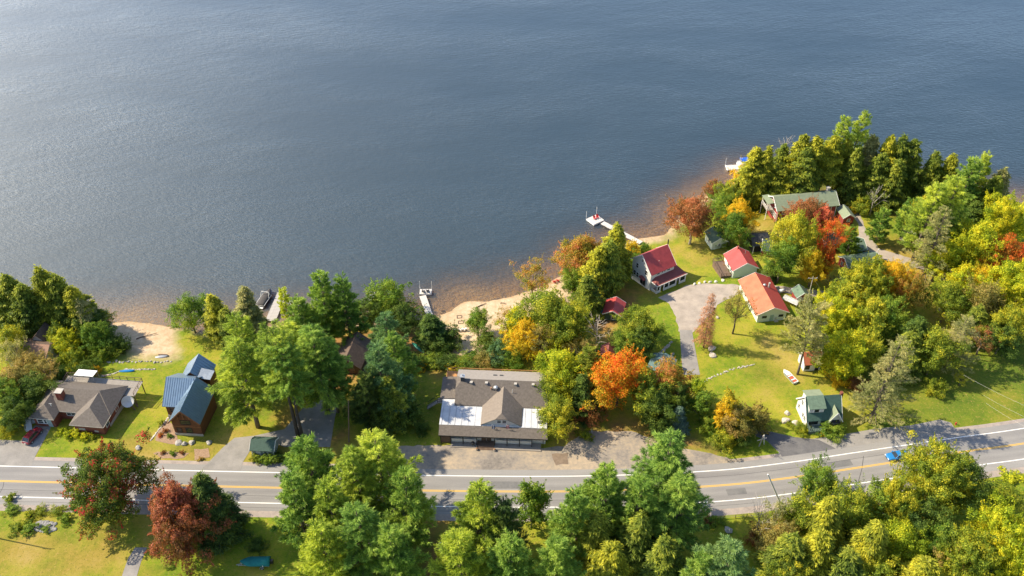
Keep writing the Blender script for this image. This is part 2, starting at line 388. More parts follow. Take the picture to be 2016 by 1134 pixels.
ROADC = [G(a, b) for a, b in [(-1400,920),(-700,932),(-200,943),(0,947),(400,957),(850,966),(1150,967),(1400,957),(1560,940),(1700,919),(1900,889),(2016,873),(2300,828),(2800,745),(3300,660)]]
CL = smooth_line(ROADC, 10)
def offset_line(line, d):
    o = []
    for i, p in enumerate(line):
        a = line[max(0, i-1)]; c = line[min(len(line)-1, i+1)]; dx, dy = c[0]-a[0], c[1]-a[1]; l = math.hypot(dx, dy)
        o.append((p[0]-dy/l*d, p[1]+dx/l*d))
    return o
def strip(name, d0, d1, z, m, label, line=None):
    line = line or CL
    a = offset_line(line, d0); b2 = offset_line(line, d1); n = len(a); mb = MB()
    mb.add([(x, y, z) for x, y in a]+[(x, y, z) for x, y in b2], [(i, i+1, n+i+1, n+i) for i in range(n-1)])
    o = mb.obj(name, m)
    if o.data.polygons[0].normal.z < 0: o.data.flip_normals()
    return structure(o, label)
strip('road_shoulder', -7.2, 6.4, .006, shoulder, 'gravel shoulder along both road edges')
offs = [-5.7,-4.2,-3.6,-3.1,-2.7,-2.3,-1.8,-1.4,-1.0,-.5,0,.5,1.0,1.4,1.8,2.3,2.7,3.1,3.6,4.2,5.5]
wear_v = [.1,.0,.1,.7,1,.7,.25,.7,1,.45,.1,.45,1,.7,.25,.7,1,.7,.1,.0,.1]
rows = [offset_line(CL, d) for d in offs]; nr = len(CL)
rv = np.array([(x, y, .012) for r_ in rows for x, y in r_]); ri = np.arange(len(rv)).reshape(len(offs), nr)
rf = np.stack([ri[:-1,:-1].ravel(), ri[:-1,1:].ravel(), ri[1:,1:].ravel(), ri[1:,:-1].ravel()], 1)
road = bpy.data.objects.new('road', npmesh('road', rv, rf, {'wear': np.repeat(np.array(wear_v), nr)})); COL.objects.link(road); structure(road, 'two lane asphalt highway along the lake')
if road.data.polygons[0].normal.z < 0: road.data.flip_normals()
nt = asphalt.node_tree; b = nt.nodes['Principled BSDF']; src = b.inputs['Base Color'].links[0].from_socket
tc = nt.nodes.new('ShaderNodeTexCoord').outputs['Object']
wf = math_(nt, 'MULTIPLY', attr(nt, 'wear'), math_(nt, 'ADD', math_(nt, 'MULTIPLY', noise(nt, tc, .05, 4), .7), .1))
nt.links.new(mix(nt, wf, src, mix(nt, 1.0, src, (.70,.70,.72), 'MULTIPLY')), b.inputs['Base Color'])
road.data.materials.append(asphalt)
patchm = surf('asphalt patch', [(.38, (.13,.13,.13)), (.6, (.19,.185,.18))], .5, 5)
for px, py, l_, w_, lb in ((330, 966, 5, 1.6, 'dark asphalt patch in the near lane, left'), (1000, 955, 7, 1.8, 'dark asphalt patch in the far lane before the shop'), (1650, 914, 6, 1.6, 'dark asphalt patch in the far lane near the cottage'), (1450, 968, 4, 1.5, 'dark asphalt patch in the near lane at the bend')):
    c0 = G(px, py); k = min(range(len(CL)-1), key=lambda i: (CL[i][0]-c0[0])**2+(CL[i][1]-c0[1])**2); dx, dy = CL[k+1][0]-CL[k][0], CL[k+1][1]-CL[k][1]; q_ = math.hypot(dx, dy); dx /= q_; dy /= q_
    strip('road_patch', -w_/2, w_/2, .0145, patchm, lb, [(c0[0]-dx*l_/2, c0[1]-dy*l_/2), c0, (c0[0]+dx*l_/2, c0[1]+dy*l_/2)])
strip('edge_line', 3.72, 3.92, .018, white_paint, 'white edge line on the lake side of the road')
strip('edge_line', -3.92, -3.72, .018, white_paint, 'white edge line on the near side of the road')
strip('centre_line', .07, .20, .018, yellow_paint, 'yellow centre line, lake side of the pair')
strip('centre_line', -.20, -.07, .018, yellow_paint, 'yellow centre line, near side of the pair')
# thin sealed cracks
tar = mat('tar crack sealer', (.05,.05,.052), .6)
for d0, i0, i1, lb in ((-2.1, 20, 60, 'long dark tar seam in the near lane'), (2.3, 62, 100, 'long dark tar seam in the far lane'), (-4.9, 30, 75, 'tar seam along the near pavement edge')):
    seg = [(p[0], p[1]) for p in offset_line(CL, d0)[i0:i1]]
    rng = random.Random(i0); seg = [(x, y+rng.uniform(-.05, .05)) for x, y in seg]
    strip('tar_seam', -.03, .03, .016, tar, lb, seg)
for i, (a, c, lb) in enumerate((((8,948),(0,970),'tar crack across the road at the left edge of the photo'), ((745,945),(752,992),'tar crack across the road left of the shop'), ((1700,898),(1690,948),'tar crack across the road by the cottage'))):
    pa, pc = G(*a), G(*c); strip('tar_crack', -.05, .05, .0165, tar, lb, [pa, ((pa[0]+pc[0])/2+.2, (pa[1]+pc[1])/2), pc])
# driveways and lots
sheet('parking_lot', jag(PX([(790,878),(860,876),(1070,884),(1110,878),(1150,850),(1230,848),(1290,862),(1330,880),(1400,893),(1440,903),(1480,908),(1500,917),(1380,934),(1160,945),(820,944),(690,940),(700,905),(760,890)]), .25, 3), gravel, .009, label='dusty gravel forecourt in front of the long grey roofed shop')
sheet('driveway', PX([(-80,868),(0,866),(50,868),(68,838),(90,836),(100,842),(66,905),(62,918),(-80,912)]), drivegrey, .03, label='grey driveway beside the brick house')
sheet('driveway', PX([(398,923),(440,880),(462,862),(500,858),(505,868),(478,910),(474,926)]), drivegrey, .03, label='grey driveway left of the green roofed shed')
sheet('driveway', PX([(500,858),(560,845),(600,800),(655,775),(672,775),(660,820),(650,880),(560,880)]), drivegrey, .025, label='needle strewn drive under the tall pines')
sheet('driveway', PX([(1487,845),(1510,848),(1570,862),(1600,864),(1655,856),(1730,843),(1790,838),(1850,826),(1872,832),(1885,850),(1900,860),(1730,892),(1600,908),(1537,914),(1533,890),(1510,868),(1486,858)]), drivegrey, .009, label='paved pull-in in front of the white cottage')
sheet('driveway', PX([(1487,845),(1510,848),(1560,860),(1612,866),(1640,880),(1660,893),(1600,904),(1545,910),(1534,890),(1510,868),(1486,858)]), darkasph, .0105, label='fresh black asphalt apron left of the white cottage')
sheet('camp_drive', PX([(1338,650),(1362,650),(1378,738),(1344,738)]), drivegrey, .035, label='straight paved camp lane between the lawns')
sheet('camp_lot', jag(PX([(1296,585),(1330,572),(1352,562),(1390,558),(1450,560),(1470,570),(1432,590),(1412,600),(1398,620),(1378,640),(1364,655),(1337,653),(1330,625),(1318,598)]), .2, 4), gravel2, .03, label='pale gravel turning area by the white red-roofed house')
sheet('camp_track', jag(PX([(1500,560),(1560,566),(1620,572),(1700,590),(1700,600),(1610,585),(1550,578),(1500,570)]), .15, 5), gravel2, .03, label='gravel track behind the long orange roof')
sheet('camp_track', jag(PX([(1675,418),(1692,418),(1700,440),(1705,455),(1730,490),(1800,510),(1850,530),(1880,555),(1862,560),(1820,532),(1720,505),(1690,470),(1690,440)]), .2, 6), gravel2, .03, label='sandy track curving past the far cabins')
sheet('camp_track', jag(PX([(1770,470),(1790,440),(1830,470),(1820,480),(1795,458),(1785,480)]), .15, 7), gravel2, .03, label='sandy track between the two small pines and the tall pine')
sheet('camp_track', jag(PX([(1840,590),(1862,590),(1875,615),(1850,612)]), .15, 8), gravel2, .03, label='bit of gravel track between the yellow trees')
sheet('footpath', PX([(240,1134),(252,1100),(266,1078),(290,1078),(278,1105),(262,1160),(235,1160)]), drivegrey, .03, label='short grey lane between the red maples')

# ------------------------------------------------------------------ trees: prototypes
def unit(a): return a/np.maximum(np.linalg.norm(a, axis=-1, keepdims=True), 1e-6)
class Fol:
    def __init__(s): s.v = []; s.f = []; s.cl = []; s.lf = []; s.n = 0
    def quads(s, c, nrm, size, rng, cl, asp=.75, fold=.25):
        n = len(c); nrm = unit(nrm); a = unit(np.cross(nrm, rng.normal(size=(n, 3)))); b = np.cross(nrm, a)
        size = np.broadcast_to(size, (n,))[:, None]; w = size*asp
        v = np.stack([c-a*size*.5, c+b*w*.5-nrm*size*fold, c+a*size*.5, c-b*w*.5-nrm*size*fold], 1)
        s._push(v, rng, cl)
    def sprays(s, c, d, nrm, ln, wd, rng, cl):
        """flat leafy sprays: pointed quads lying along d"""
        d = unit(d); side = unit(np.cross(d, nrm)); n = len(c)
        ln = np.broadcast_to(ln, (n,))[:, None]; wd = np.broadcast_to(wd, (n,))[:, None]
        dn = np.array([0, 0, -1.0])*ln*.22
        v = np.stack([c-d*ln*.15, c+d*ln*.4+side*wd*.5, c+d*ln+dn, c+d*ln*.4-side*wd*.5], 1)
        s._push(v, rng, cl)
    def _push(s, v, rng, cl):
        n = len(v); s.v.append(v.reshape(-1, 3)); k = np.arange(n)[:, None]*4+s.n
        s.f.append(np.concatenate([k, k+1, k+2, k+3], 1)); s.n += n*4
        s.cl.append(np.repeat(np.broadcast_to(cl, (n,)), 4)); s.lf.append(np.repeat(rng.rand(n), 4))
    def mesh(s, name, H):
        v = np.concatenate(s.v); f = np.concatenate(s.f)
        return npmesh(name, v, f, {'cl': np.concatenate(s.cl), 'lf': np.concatenate(s.lf), 'ht': np.clip(v[:, 2]/H, 0, 1)}, smooth=False)
class Wood:
    def __init__(s): s.mb = MB()
    def limb(s, pts, r0, r1, n=6):
        rings = []
        for i, p in enumerate(pts):
            t = i/(len(pts)-1); r = r0+(r1-r0)*t
            d = Vector(pts[min(i+1, len(pts)-1)])-Vector(pts[max(i-1, 0)]); d.normalize()
            up = Vector((1, 0, 0)) if abs(d.z) > .7 else Vector((0, 0, 1))
            a = d.cross(up).normalized(); b = a.cross(d)
            rings.append([Vector(p)+(a*math.cos(6.283*k/n)+b*math.sin(6.283*k/n))*r for k in range(n)])
        s.mb.loft(rings)
    def mesh(s, name):
        me = bpy.data.meshes.new(name); me.from_pydata([tuple(v) for v in s.mb.v], [], s.mb.f); me.update()
        me.polygons.foreach_set('use_smooth', [True]*len(me.polygons)); return me
PROTO = {}
def broadleaf(key, H, Rr, zb, nc, lpc, leaf, seed, trunk_r=.28, shape=1.0, flat=1.0, fork=5, open_=.0, clr=.30):
    rng = np.random.RandomState(seed); F = Fol(); W = Wood(); nc = int(nc*1.7); clr *= .74
    zc = (zb+H)/2*flat+H*(1-flat)*.5; rz = (H-zb)/2
    d = unit(rng.normal(size=(nc, 3))); rad = (.40+.64*rng.rand(nc)**.6)*(1+.16*rng.normal(size=nc).clip(-1, 1.6))
    lob = 1+.20*np.sin(d[:, 0]*3.7+seed)+.18*np.sin(d[:, 1]*5.1+seed*2)+.16*np.sin(d[:, 2]*6+seed*.7)
    taper = 1-.28*shape*np.clip(d[:, 2], -1, 1)*(d[:, 2] > 0)
    cen = np.stack([d[:, 0]*Rr*rad*lob*taper, d[:, 1]*Rr*rad*lob*taper, zc+d[:, 2]*rz*rad*(.9+.1*lob)], 1)
    cen = cen*(1-.12)+np.array([0, 0, zc*.12])
    cr = clr*Rr*(.65+.7*rng.rand(nc))
    holes = unit(rng.normal(size=(9, 3)))*np.array([Rr, Rr, rz])*.85+np.array([0, 0, zc]); hr = Rr*(.16+.16*rng.rand(9))
    for i in range(nc):
        n = int(1.05*lpc*(.6+.8*rng.rand())*(cr[i]/(clr*Rr))**1.3)
        dl = unit(rng.normal(size=(n, 3))+.55*unit(cen[i]-np.array([0, 0, zc]))+np.array([0, 0, .35]))
        r = cr[i]*(.55+.5*rng.rand(n)**.7)
        p = cen[i]+dl*r[:, None]*np.array([1, 1, .8])
        ok = (np.linalg.norm(p[:, None]-holes[None], axis=2) > hr[None]).all(1); p = p[ok]; dl = dl[ok]; n = len(p)
        if n < 3: continue
        F.quads(p, dl+.45*rng.normal(size=(n, 3)), leaf*.74*(.5+.95*rng.rand(n)), rng, rng.rand())
    # twigs that stick out of the crown
    for i in rng.choice(nc, int(nc*.55), replace=False):
        o = unit(cen[i]-np.array([0, 0, zc*.9])+rng.normal(size=3)*.5)+np.array([0, 0, .35]); ln = min(Rr, 4.2)*(.14+.18*rng.rand())+cr[i]; n = int(lpc*.35)
        t = rng.rand(n); p = cen[i]+unit(o)*(ln*(.35+.75*t))[:, None]+rng.normal(size=(n, 3))*(.05+.16*(1-t))[:, None]*min(Rr, 4.5)*.22
        F.quads(p, unit(o)+rng.normal(size=(n, 3))*.7, leaf*.62*(.5+.9*rng.rand(n)), rng, rng.rand())
    bz = zb*1.0+.12*H
    W.limb([(0, 0, -.6), (rng.normal()*.08, rng.normal()*.08, zb*.5), (rng.normal()*.15, rng.normal()*.15, bz)], trunk_r*1.15, trunk_r*.75, 8)
    sel = rng.choice(nc, min(nc, fork*3), replace=False)
    for j, i in enumerate(sel):
        c = cen[i]; b = np.array([0, 0, bz*(.75+.3*rng.rand())]); mid = b*.5+c*.5+np.array([0, 0, -.05*H])+rng.normal(size=3)*.2
        W.limb([tuple(b), tuple(mid), tuple(c)], trunk_r*(.5 if j < fork else .3), .03, 5)
    PROTO[key] = (F.mesh(key+'_crown', H), W.mesh(key+'_trunk'), H, Rr)
def conifer(key, H, Rr, zb, nwh, per, seed, prof, lift, droop, kind, dens, ln, wd, trunk_r=.3, bend=0, irr=.4, up=.75, ragged=0):
    rng = np.random.RandomState(seed); F = Fol(); W = Wood()
    bx, by = (rng.normal()*bend, rng.normal()*bend)
    ax = lambda z: np.array([bx*(z/H)**2, by*(z/H)**2, z])
    W.limb([tuple(ax(z)+np.array([0, 0, -.6 if z == 0 else 0])) for z in np.linspace(0, H*.97, 7)], trunk_r, .03, 7)
    side_bias = rng.rand()*6.28
    for w in range(nwh):
        t = (w+.5*rng.rand())/nwh; z = zb+(H*.975-zb)*t
        if rng.rand() < ragged: continue
        az0 = rng.rand()*6.28
        for k in range(per):
            az = az0+k*6.283/per+rng.normal()*.25
            L_ = Rr*prof(t)*(1-irr+irr*1.5*rng.rand())*(1+.18*math.cos(az-side_bias))
            if L_ < .25: L_ = .25
            dh = np.array([math.cos(az), math.sin(az), 0.0]); o = ax(min(H*.97, z+rng.uniform(-.5, .5)*(1.6 if kind == 'spray' else .6)*(H-zb)/nwh))
            sl = lift*(.6+.8*rng.rand())+(.75*t if kind == 'tuft' else .15*t)
            def pt(s): return o+dh*L_*s+np.array([0, 0, L_*(sl*s-droop*s*s)])
            if L_ > .7: W.limb([tuple(pt(0)), tuple(pt(.5)), tuple(pt(.92))], max(.02, .022*L_), .012, 4)
            clv = rng.rand()
            n = max(5, int(dens*1.7*L_*(.7+.6*rng.rand())))
            sd_ = np.array([-dh[1], dh[0], 0.0])
            nb = max(3, int(3.2*L_**.8)); bs = .18+.80*(np.arange(nb)+rng.rand(nb))/nb; bsg = np.where(np.arange(nb) % 2 == 0, 1.0, -1.0)
            ba = (.34+.40*rng.rand(nb)) if kind == 'tuft' else (.55+.45*rng.rand(nb)); bl = ((.30*L_*(1.05-bs)+.40) if kind == 'tuft' else (.34*L_*(1.05-bs)+.35))*(.7+.6*rng.rand(nb)); bs[-1] = .86; ba[-1] = .05
            w_ = bl/bl.sum(); j = rng.choice(nb, n, p=w_); tt = rng.rand(n)**.7
            fwd = np.cos(ba[j])*bl[j]*tt; lat = bsg[j]*np.sin(ba[j])*bl[j]*tt
            s = bs[j]+fwd/L_
            lift_b = bl[j]*tt*(.28 if kind == 'tuft' else -.22)
            p = o+dh*(L_*s)[:, None]+sd_*lat[:, None]+np.array([0, 0, 1.0])*(L_*(sl*s-droop*s*s)+lift_b)[:, None]
            dirv = dh*np.cos(ba[j])[:, None]+sd_*(bsg[j]*np.sin(ba[j]))[:, None]+np.array([0, 0, up-(0 if kind == 'tuft' else droop*1.2)])
            clt = np.repeat(np.clip(.45*clv+.55*tt*(.5+.5*s), 0, 1), 5 if kind == 'tuft' else 3)
            if kind == 'tuft':
                q = 5
                c = np.repeat(p, q, 0)+rng.normal(size=(n*q, 3))*.07*ln/.5; dd = unit(np.repeat(unit(dirv), q, 0)+rng.normal(size=(n*q, 3))*.45)
                nn = unit(rng.normal(size=(n*q, 3))*.6+np.array([0, 0, .9])+np.repeat(dh[None], n*q, 0)*.5)
                F.sprays(c, dd, nn, ln*(.92 if kind == 'tuft' else .8)*(.6+.8*rng.rand(n*q)), wd*(.52 if kind == 'tuft' else .62)*(.7+.6*rng.rand(n*q)), rng, clt)
            else:
                q = 3
                c = np.repeat(p, q, 0)+rng.normal(size=(n*q, 3))*np.array([.16, .16, .10]); dd = unit(np.repeat(unit(dirv), q, 0)+rng.normal(size=(n*q, 3))*.6)
                nn = unit(rng.normal(size=(n*q, 3))*.35+np.array([0, 0, .8])+np.repeat(dh[None], n*q, 0)*.55)
                F.sprays(c, dd, nn, ln*(.92 if kind == 'tuft' else .8)*(.6+.8*rng.rand(n*q)), wd*(.52 if kind == 'tuft' else .62)*(.7+.6*rng.rand(n*q)), rng, clt)
    n = 26; c = ax(H*.96)+rng.normal(size=(n, 3))*np.array([.1, .1, .3])
    F.sprays(c, rng.normal(size=(n, 3))*.5+np.array([0, 0, .8 if kind == 'tuft' else .2]), rng.normal(size=(n, 3)), ln, wd, rng, .6)
    PROTO[key] = (F.mesh(key+'_crown', H), W.mesh(key+'_trunk'), H, Rr)
broadleaf('maple0', 13, 5.2, 2.6, 95, 120, .34, 11)
broadleaf('maple1', 13, 5.0, 2.4, 80, 135, .36, 12, shape=1.4)
broadleaf('maple2', 12, 5.4, 2.0, 110, 100, .33, 13, shape=.6, clr=.26)
broadleaf('maple3', 14, 4.6, 3.0, 70, 130, .34, 14, shape=1.2, clr=.34)
broadleaf('big0', 17, 8.0, 2.2, 190, 150, .40, 15, trunk_r=.45, clr=.21, fork=8)
broadleaf('big1', 17, 7.8, 1.6, 170, 160, .40, 16, trunk_r=.42, clr=.23, shape=1.5, fork=8)
broadleaf('open0', 15, 4.6, 5.5, 46, 75, .30, 17, trunk_r=.26, clr=.27, fork=7)
broadleaf('open1', 13, 4.2, 4.2, 40, 60, .28, 18, trunk_r=.24, clr=.26, fork=8)
broadleaf('col0', 10, 2.6, .8, 60, 95, .30, 19, trunk_r=.16, clr=.36, shape=1.6)
broadleaf('shrub0', 4, 3.0, .1, 46, 110, .27, 20, trunk_r=.10, clr=.34, flat=.9)
broadleaf('shrub1', 4, 3.2, .0, 52, 100, .25, 21, trunk_r=.10, clr=.30, flat=.9)
broadleaf('weed', 1.4, 1.3, 0, 22, 60, .20, 22, trunk_r=.03, clr=.36, flat=.9)
pine_prof = lambda t: (1.0-.90*max(0, t-.10)/.90)*(.62+.38*min(1, t/.18))*(1 if t < .9 else .9)
conifer('pine0', 26, 6.0, 6.0, 17, 6, 31, pine_prof, .10, .09, 'tuft', 15, .60, .15, .42, .5, .5, up=.28, ragged=.03)
conifer('pine1', 26, 6.2, 4.5, 18, 6, 32, pine_prof, .14, .10, 'tuft', 15, .60, .15, .40, .6, .55, up=.32, ragged=.05)
conifer('pine2', 22, 5.4, 3.0, 18, 6, 33, pine_prof, .24, .05, 'tuft', 16, .60, .16, .36, .4, .5, up=.85)
conifer('pine3', 20, 5.2, 2.2, 17, 6, 34, lambda t: (1-.9*t)*(.7+.3*min(1, t/.15)), .26, .05, 'tuft', 17, .58, .16, .33, .3, .5, up=.8)
conifer('pine4', 30, 6.2, 15.0, 11, 5, 36, lambda t: (1-.7*t)*(.8+.2*min(1, t/.15)), .12, .10, 'tuft', 15, .60, .15, .42, .5, .5, up=.3, ragged=.03)
conifer('pyoung', 11, 4.0, 1.2, 12, 5, 35, lambda t: (1-.82*t)*(.75+.25*min(1, t/.15)), .16, .04, 'tuft', 15, .52, .18, .18, .1, .35)
hem = lambda t: (1-t)**.85*(.72+.28*min(1, t/.2))+.03
conifer('hem0', 20, 4.8, 2.5, 30, 5, 41, hem, .10, .28, 'spray', 15, .72, .30, .32, .5, .5, up=.0)
conifer('hem1', 20, 4.4, 3.5, 30, 5, 42, hem, .12, .32, 'spray', 14, .75, .30, .32, .9, .55, up=.0)
conifer('hem2', 17, 4.8, 1.2, 26, 5, 43, lambda t: (1-t)**.72*(.8+.2*min(1, t/.2))+.03, .12, .22, 'spray', 15, .70, .30, .30, .4, .45, up=.0)
conifer('hem3', 20, 4.6, 6.5, 26, 5, 48, hem, .12, .26, 'spray', 15, .72, .30, .32, .6, .5, up=.0)
conifer('spruce0', 18, 4.6, 1.0, 30, 6, 44, lambda t: (1-t)**.85+.03, .02, .10, 'spray', 14, .62, .26, .28, .1, .25, up=.15)
conifer('tam0', 26, 6.0, 3.5, 26, 4, 45, lambda t: (1-t)**.8+.05, .05, .10, 'tuft', 7.5, .50, .13, .33, .4, .5, up=.2, ragged=.05)
conifer('dead0', 17, 2.6, 2.0, 26, 5, 46, lambda t: (1-t)**.7+.08, .05, .14, 'spray', 6.5, .42, .13, .2, .2, .4, up=0)
conifer('scotch0', 20, 6.0, 7.0, 13, 5, 47, lambda t: .75+.4*math.sin(t*3.1)-.35*t, .22, .06, 'tuft', 9, .58, .18, .34, .8, .6, up=.5, ragged=.08)
# leafless trees: forked limbs only
def bare(key, H, seed, spread, n):
    rng = np.random.RandomState(seed); W = Wood()
    W.limb([(0, 0, -.5), (.1, .05, H*.3), (.15, 0, H*.62), (.2, .1, H)], .2, .03, 7)
    for i in range(n):
        z = H*(.25+.7*rng.rand()); az = rng.rand()*6.28; l = spread*(1.15-z/H)*(.6+.8*rng.rand())+.5
        b = np.array([.1, 0, z]); d = np.array([math.cos(az), math.sin(az), .7+.5*rng.rand()])
        m_ = b+d*l*.5+rng.normal(size=3)*.15; e = b+d*l+np.array([0, 0, .2*l])
        W.limb([tuple(b), tuple(m_), tuple(e)], .075, .015, 5)
        for j in range(3):
            s0 = m_*(1-j*.3)+e*(j*.3); e2 = s0+unit(d+rng.normal(size=3)*.8)*l*.45
            W.limb([tuple(s0), tuple(e2)], .035, .01, 4)
    PROTO[key] = (None, W.mesh(key+'_trunk'), H, spread)
bare('bare0', 9, 51, 3.6, 16)

# ------------------------------------------------------------------ foliage colours
FG = 1.9
def foliage(name, stops, trans=.42, patch=.16, wet=.18):
    m, nt, b = newmat(name); N = nt.nodes; L = nt.links
    tc = N.new('ShaderNodeTexCoord').outputs['Object']; oi = N.new('ShaderNodeObjectInfo').outputs['Random']
    va = N.new('ShaderNodeVectorMath'); va.operation = 'ADD'; L.new(tc, va.inputs[0])
    cx = N.new('ShaderNodeCombineXYZ'); L.new(math_(nt, 'MULTIPLY', oi, 57.0), cx.inputs[0]); L.new(cx.outputs[0], va.inputs[1])
    n = noise(nt, va.outputs[0], patch, 3, .55)
    f = math_(nt, 'ADD', math_(nt, 'MULTIPLY', math_(nt, 'SUBTRACT', n, .5), 1.5), math_(nt, 'ADD', math_(nt, 'MULTIPLY', attr(nt, 'cl'), .36), math_(nt, 'MULTIPLY', attr(nt, 'lf'), .44)))
    f = math_(nt, 'ADD', f, math_(nt, 'ADD', math_(nt, 'MULTIPLY', math_(nt, 'SUBTRACT', oi, .5), .16), .10))
    c = ramp(nt, f, [(p, tuple(min(.8, x*FG) for x in q)) for p, q in stops])
    v = math_(nt, 'ADD', math_(nt, 'MULTIPLY', attr(nt, 'lf'), .5), .75)
    c = mix(nt, 1.0, c, v_rgb(nt, v), 'MULTIPLY')
    L.new(c, b.inputs['Base Color']); b.inputs['Roughness'].default_value = .55; b.inputs['Specular IOR Level'].default_value = wet
    t = N.new('ShaderNodeBsdfTranslucent'); L.new(mix(nt, 1.0, c, (1.15, 1.1, .55), 'MULTIPLY'), t.inputs['Color'])
    ms = N.new('ShaderNodeMixShader'); ms.inputs[0].default_value = trans
    L.new(b.outputs[0], ms.inputs[1]); L.new(t.outputs[0], ms.inputs[2]); L.new(ms.outputs[0], N['Material Output'].inputs[0])
    MATS[name] = m; return m
def v_rgb(nt, v):
    c = nt.nodes.new('ShaderNodeCombineColor')
    for i in range(3): nt.links.new(v, c.inputs[i])
    return c.outputs[0]
FOL = {
 'pine':  foliage('pine needles',        [(.15, (.045,.095,.022)), (.5, (.115,.195,.034)), (.85, (.235,.30,.055))]),
 'pineY': foliage('yellowish pine needles',[(.15, (.075,.125,.02)), (.5, (.175,.235,.03)), (.85, (.33,.36,.045))]),
 'pineB': foliage('blue green needles',  [(.15, (.05,.10,.05)), (.5, (.085,.16,.065)), (.85, (.16,.225,.07))]),
 'pineD': foliage('dark needles',        [(.15, (.025,.05,.016)), (.5, (.05,.085,.022)), (.85, (.10,.13,.025))]),
 'hemY':  foliage('golden hemlock sprays',[(.15, (.065,.09,.013)), (.5, (.175,.19,.018)), (.85, (.33,.31,.028))]),
 'hem':   foliage('hemlock sprays',      [(.15, (.04,.07,.013)), (.5, (.11,.145,.02)), (.85, (.24,.25,.03))]),
 'grey':  foliage('greyish needles',     [(.15, (.12,.14,.05)), (.5, (.20,.20,.075)), (.85, (.29,.26,.11))]),
 'leaf':  foliage('green leaves',        [(.15, (.045,.095,.015)), (.5, (.10,.165,.02)), (.85, (.19,.225,.025))]),
 'leafD': foliage('dark green leaves',   [(.15, (.028,.06,.014)), (.5, (.06,.10,.018)), (.85, (.11,.145,.022))]),
 'yg':    foliage('yellow green leaves', [(.15, (.065,.105,.014)), (.5, (.16,.195,.018)), (.85, (.34,.30,.022))]),
 'lime':  foliage('bright lime leaves',  [(.15, (.10,.155,.012)), (.5, (.235,.275,.015)), (.85, (.43,.37,.018))]),
 'gold':  foliage('golden leaves',       [(.15, (.20,.18,.014)), (.5, (.45,.30,.014)), (.85, (.58,.27,.016))]),
 'orange':foliage('orange maple leaves', [(.15, (.15,.15,.016)), (.36, (.42,.28,.016)), (.52, (.54,.17,.014)), (.78, (.52,.07,.012))], patch=.22),
 'rust':  foliage('rust leaves',         [(.15, (.12,.095,.03)), (.5, (.18,.085,.032)), (.85, (.26,.09,.037))]),
 'pink':  foliage('coral red leaves',    [(.15, (.22,.10,.035)), (.5, (.36,.10,.05)), (.85, (.44,.12,.07))]),
 'fire':  foliage('scarlet leaves',      [(.15, (.17,.12,.018)), (.5, (.40,.10,.016)), (.85, (.48,.055,.016))]),
 'redgreen': foliage('green and crimson leaves', [(.2, (.045,.075,.016)), (.50, (.11,.15,.018)), (.62, (.15,.07,.028)), (.76, (.33,.02,.03))], patch=.13),
 'coral': foliage('coral and copper leaves', [(.15, (.12,.07,.026)), (.5, (.20,.07,.036)), (.85, (.28,.09,.058))]),
 'tipor': foliage('green leaves turning orange', [(.2, (.11,.13,.02)), (.5, (.25,.19,.025)), (.68, (.31,.155,.035)), (.88, (.33,.11,.05))], patch=.20),
 'olive': foliage('olive leaves',        [(.15, (.11,.11,.03)), (.5, (.19,.165,.04)), (.85, (.28,.19,.06))]),
 'brown': foliage('brown dry needles',   [(.15, (.16,.09,.05)), (.5, (.27,.13,.07)), (.85, (.36,.19,.11))]),
 'bspruce':foliage('blue spruce needles',[(.15, (.04,.075,.06)), (.5, (.075,.125,.10)), (.85, (.13,.185,.14))]),
}
BARK = {'b': mat('grey brown bark', (.16,.13,.10), .95, var=.4, scale=4, bump=.6, stretch=(1, 1, .3)),
        'd': mat('dark bark', (.075,.062,.052), .95, var=.4, scale=4, bump=.6, stretch=(1, 1, .3)),
        'w': mat('birch bark', (.55,.51,.45), .85, var=.3, scale=5, c2=(.26,.23,.20)),
        'g': mat('weathered dead wood', (.46,.40,.34), .95, var=.25, scale=5)}
NAMES = {'maple': 'maple_tree', 'big': 'maple_tree', 'open': 'broadleaf_tree', 'col': 'young_tree', 'shrub': 'shrub', 'weed': 'weed_clump', 'pine': 'white_pine', 'pyoung': 'pine_tree',
         'hem': 'hemlock_tree', 'spruce': 'spruce_tree', 'tam': 'tamarack_tree', 'dead': 'dead_conifer', 'scotch': 'pine_tree', 'bare': 'bare_tree'}
trng = random.Random(99)
TREES = []
def tree(proto, scheme, px, py, h, r, label, base=False, bark='b', cat=None, group=None, lean=0, name=None):
    """px,py: where its top (or, with base=True, its foot) is in the survey photograph; h, r metres"""
    cm, wm, H, Rr = PROTO[proto]
    x, y, z = GT(px, py) if base else GT(px, py, h)
    kind = proto.rstrip('0123456789')
    r *= {'pine': 1.2, 'hem': 1.18, 'maple': 1.04, 'big': 1.04}.get(kind, 1)
    nm = name or NAMES[kind]
    cat = cat or ('shrub' if kind == 'shrub' else 'weeds' if kind == 'weed' else 'tree')
    o = thing(nm, label, cat, (x, y, z-.05), trng.uniform(0, 360), group)
    k = r/Rr; o.scale = (k*trng.uniform(.94, 1.06), k*trng.uniform(.94, 1.06), h/H)
    if lean: o.rotation_euler[1] = R(lean)
    for nm2, me, mt in (('trunk', wm, BARK[bark]), ('crown', cm, FOL.get(scheme))):
        if me is None: continue
        if not me.materials: me.materials.append(None)
        c = bpy.data.objects.new(nm2 if not (kind in ('shrub', 'weed') and nm2 == 'trunk') else 'stem', me); COL.objects.link(c); c.parent = o
        if kind in ('shrub', 'weed') and nm2 == 'crown': c.name = 'foliage'
        c.material_slots[0].link = 'OBJECT'; c.material_slots[0].material = mt
    TREES.append(o); return o

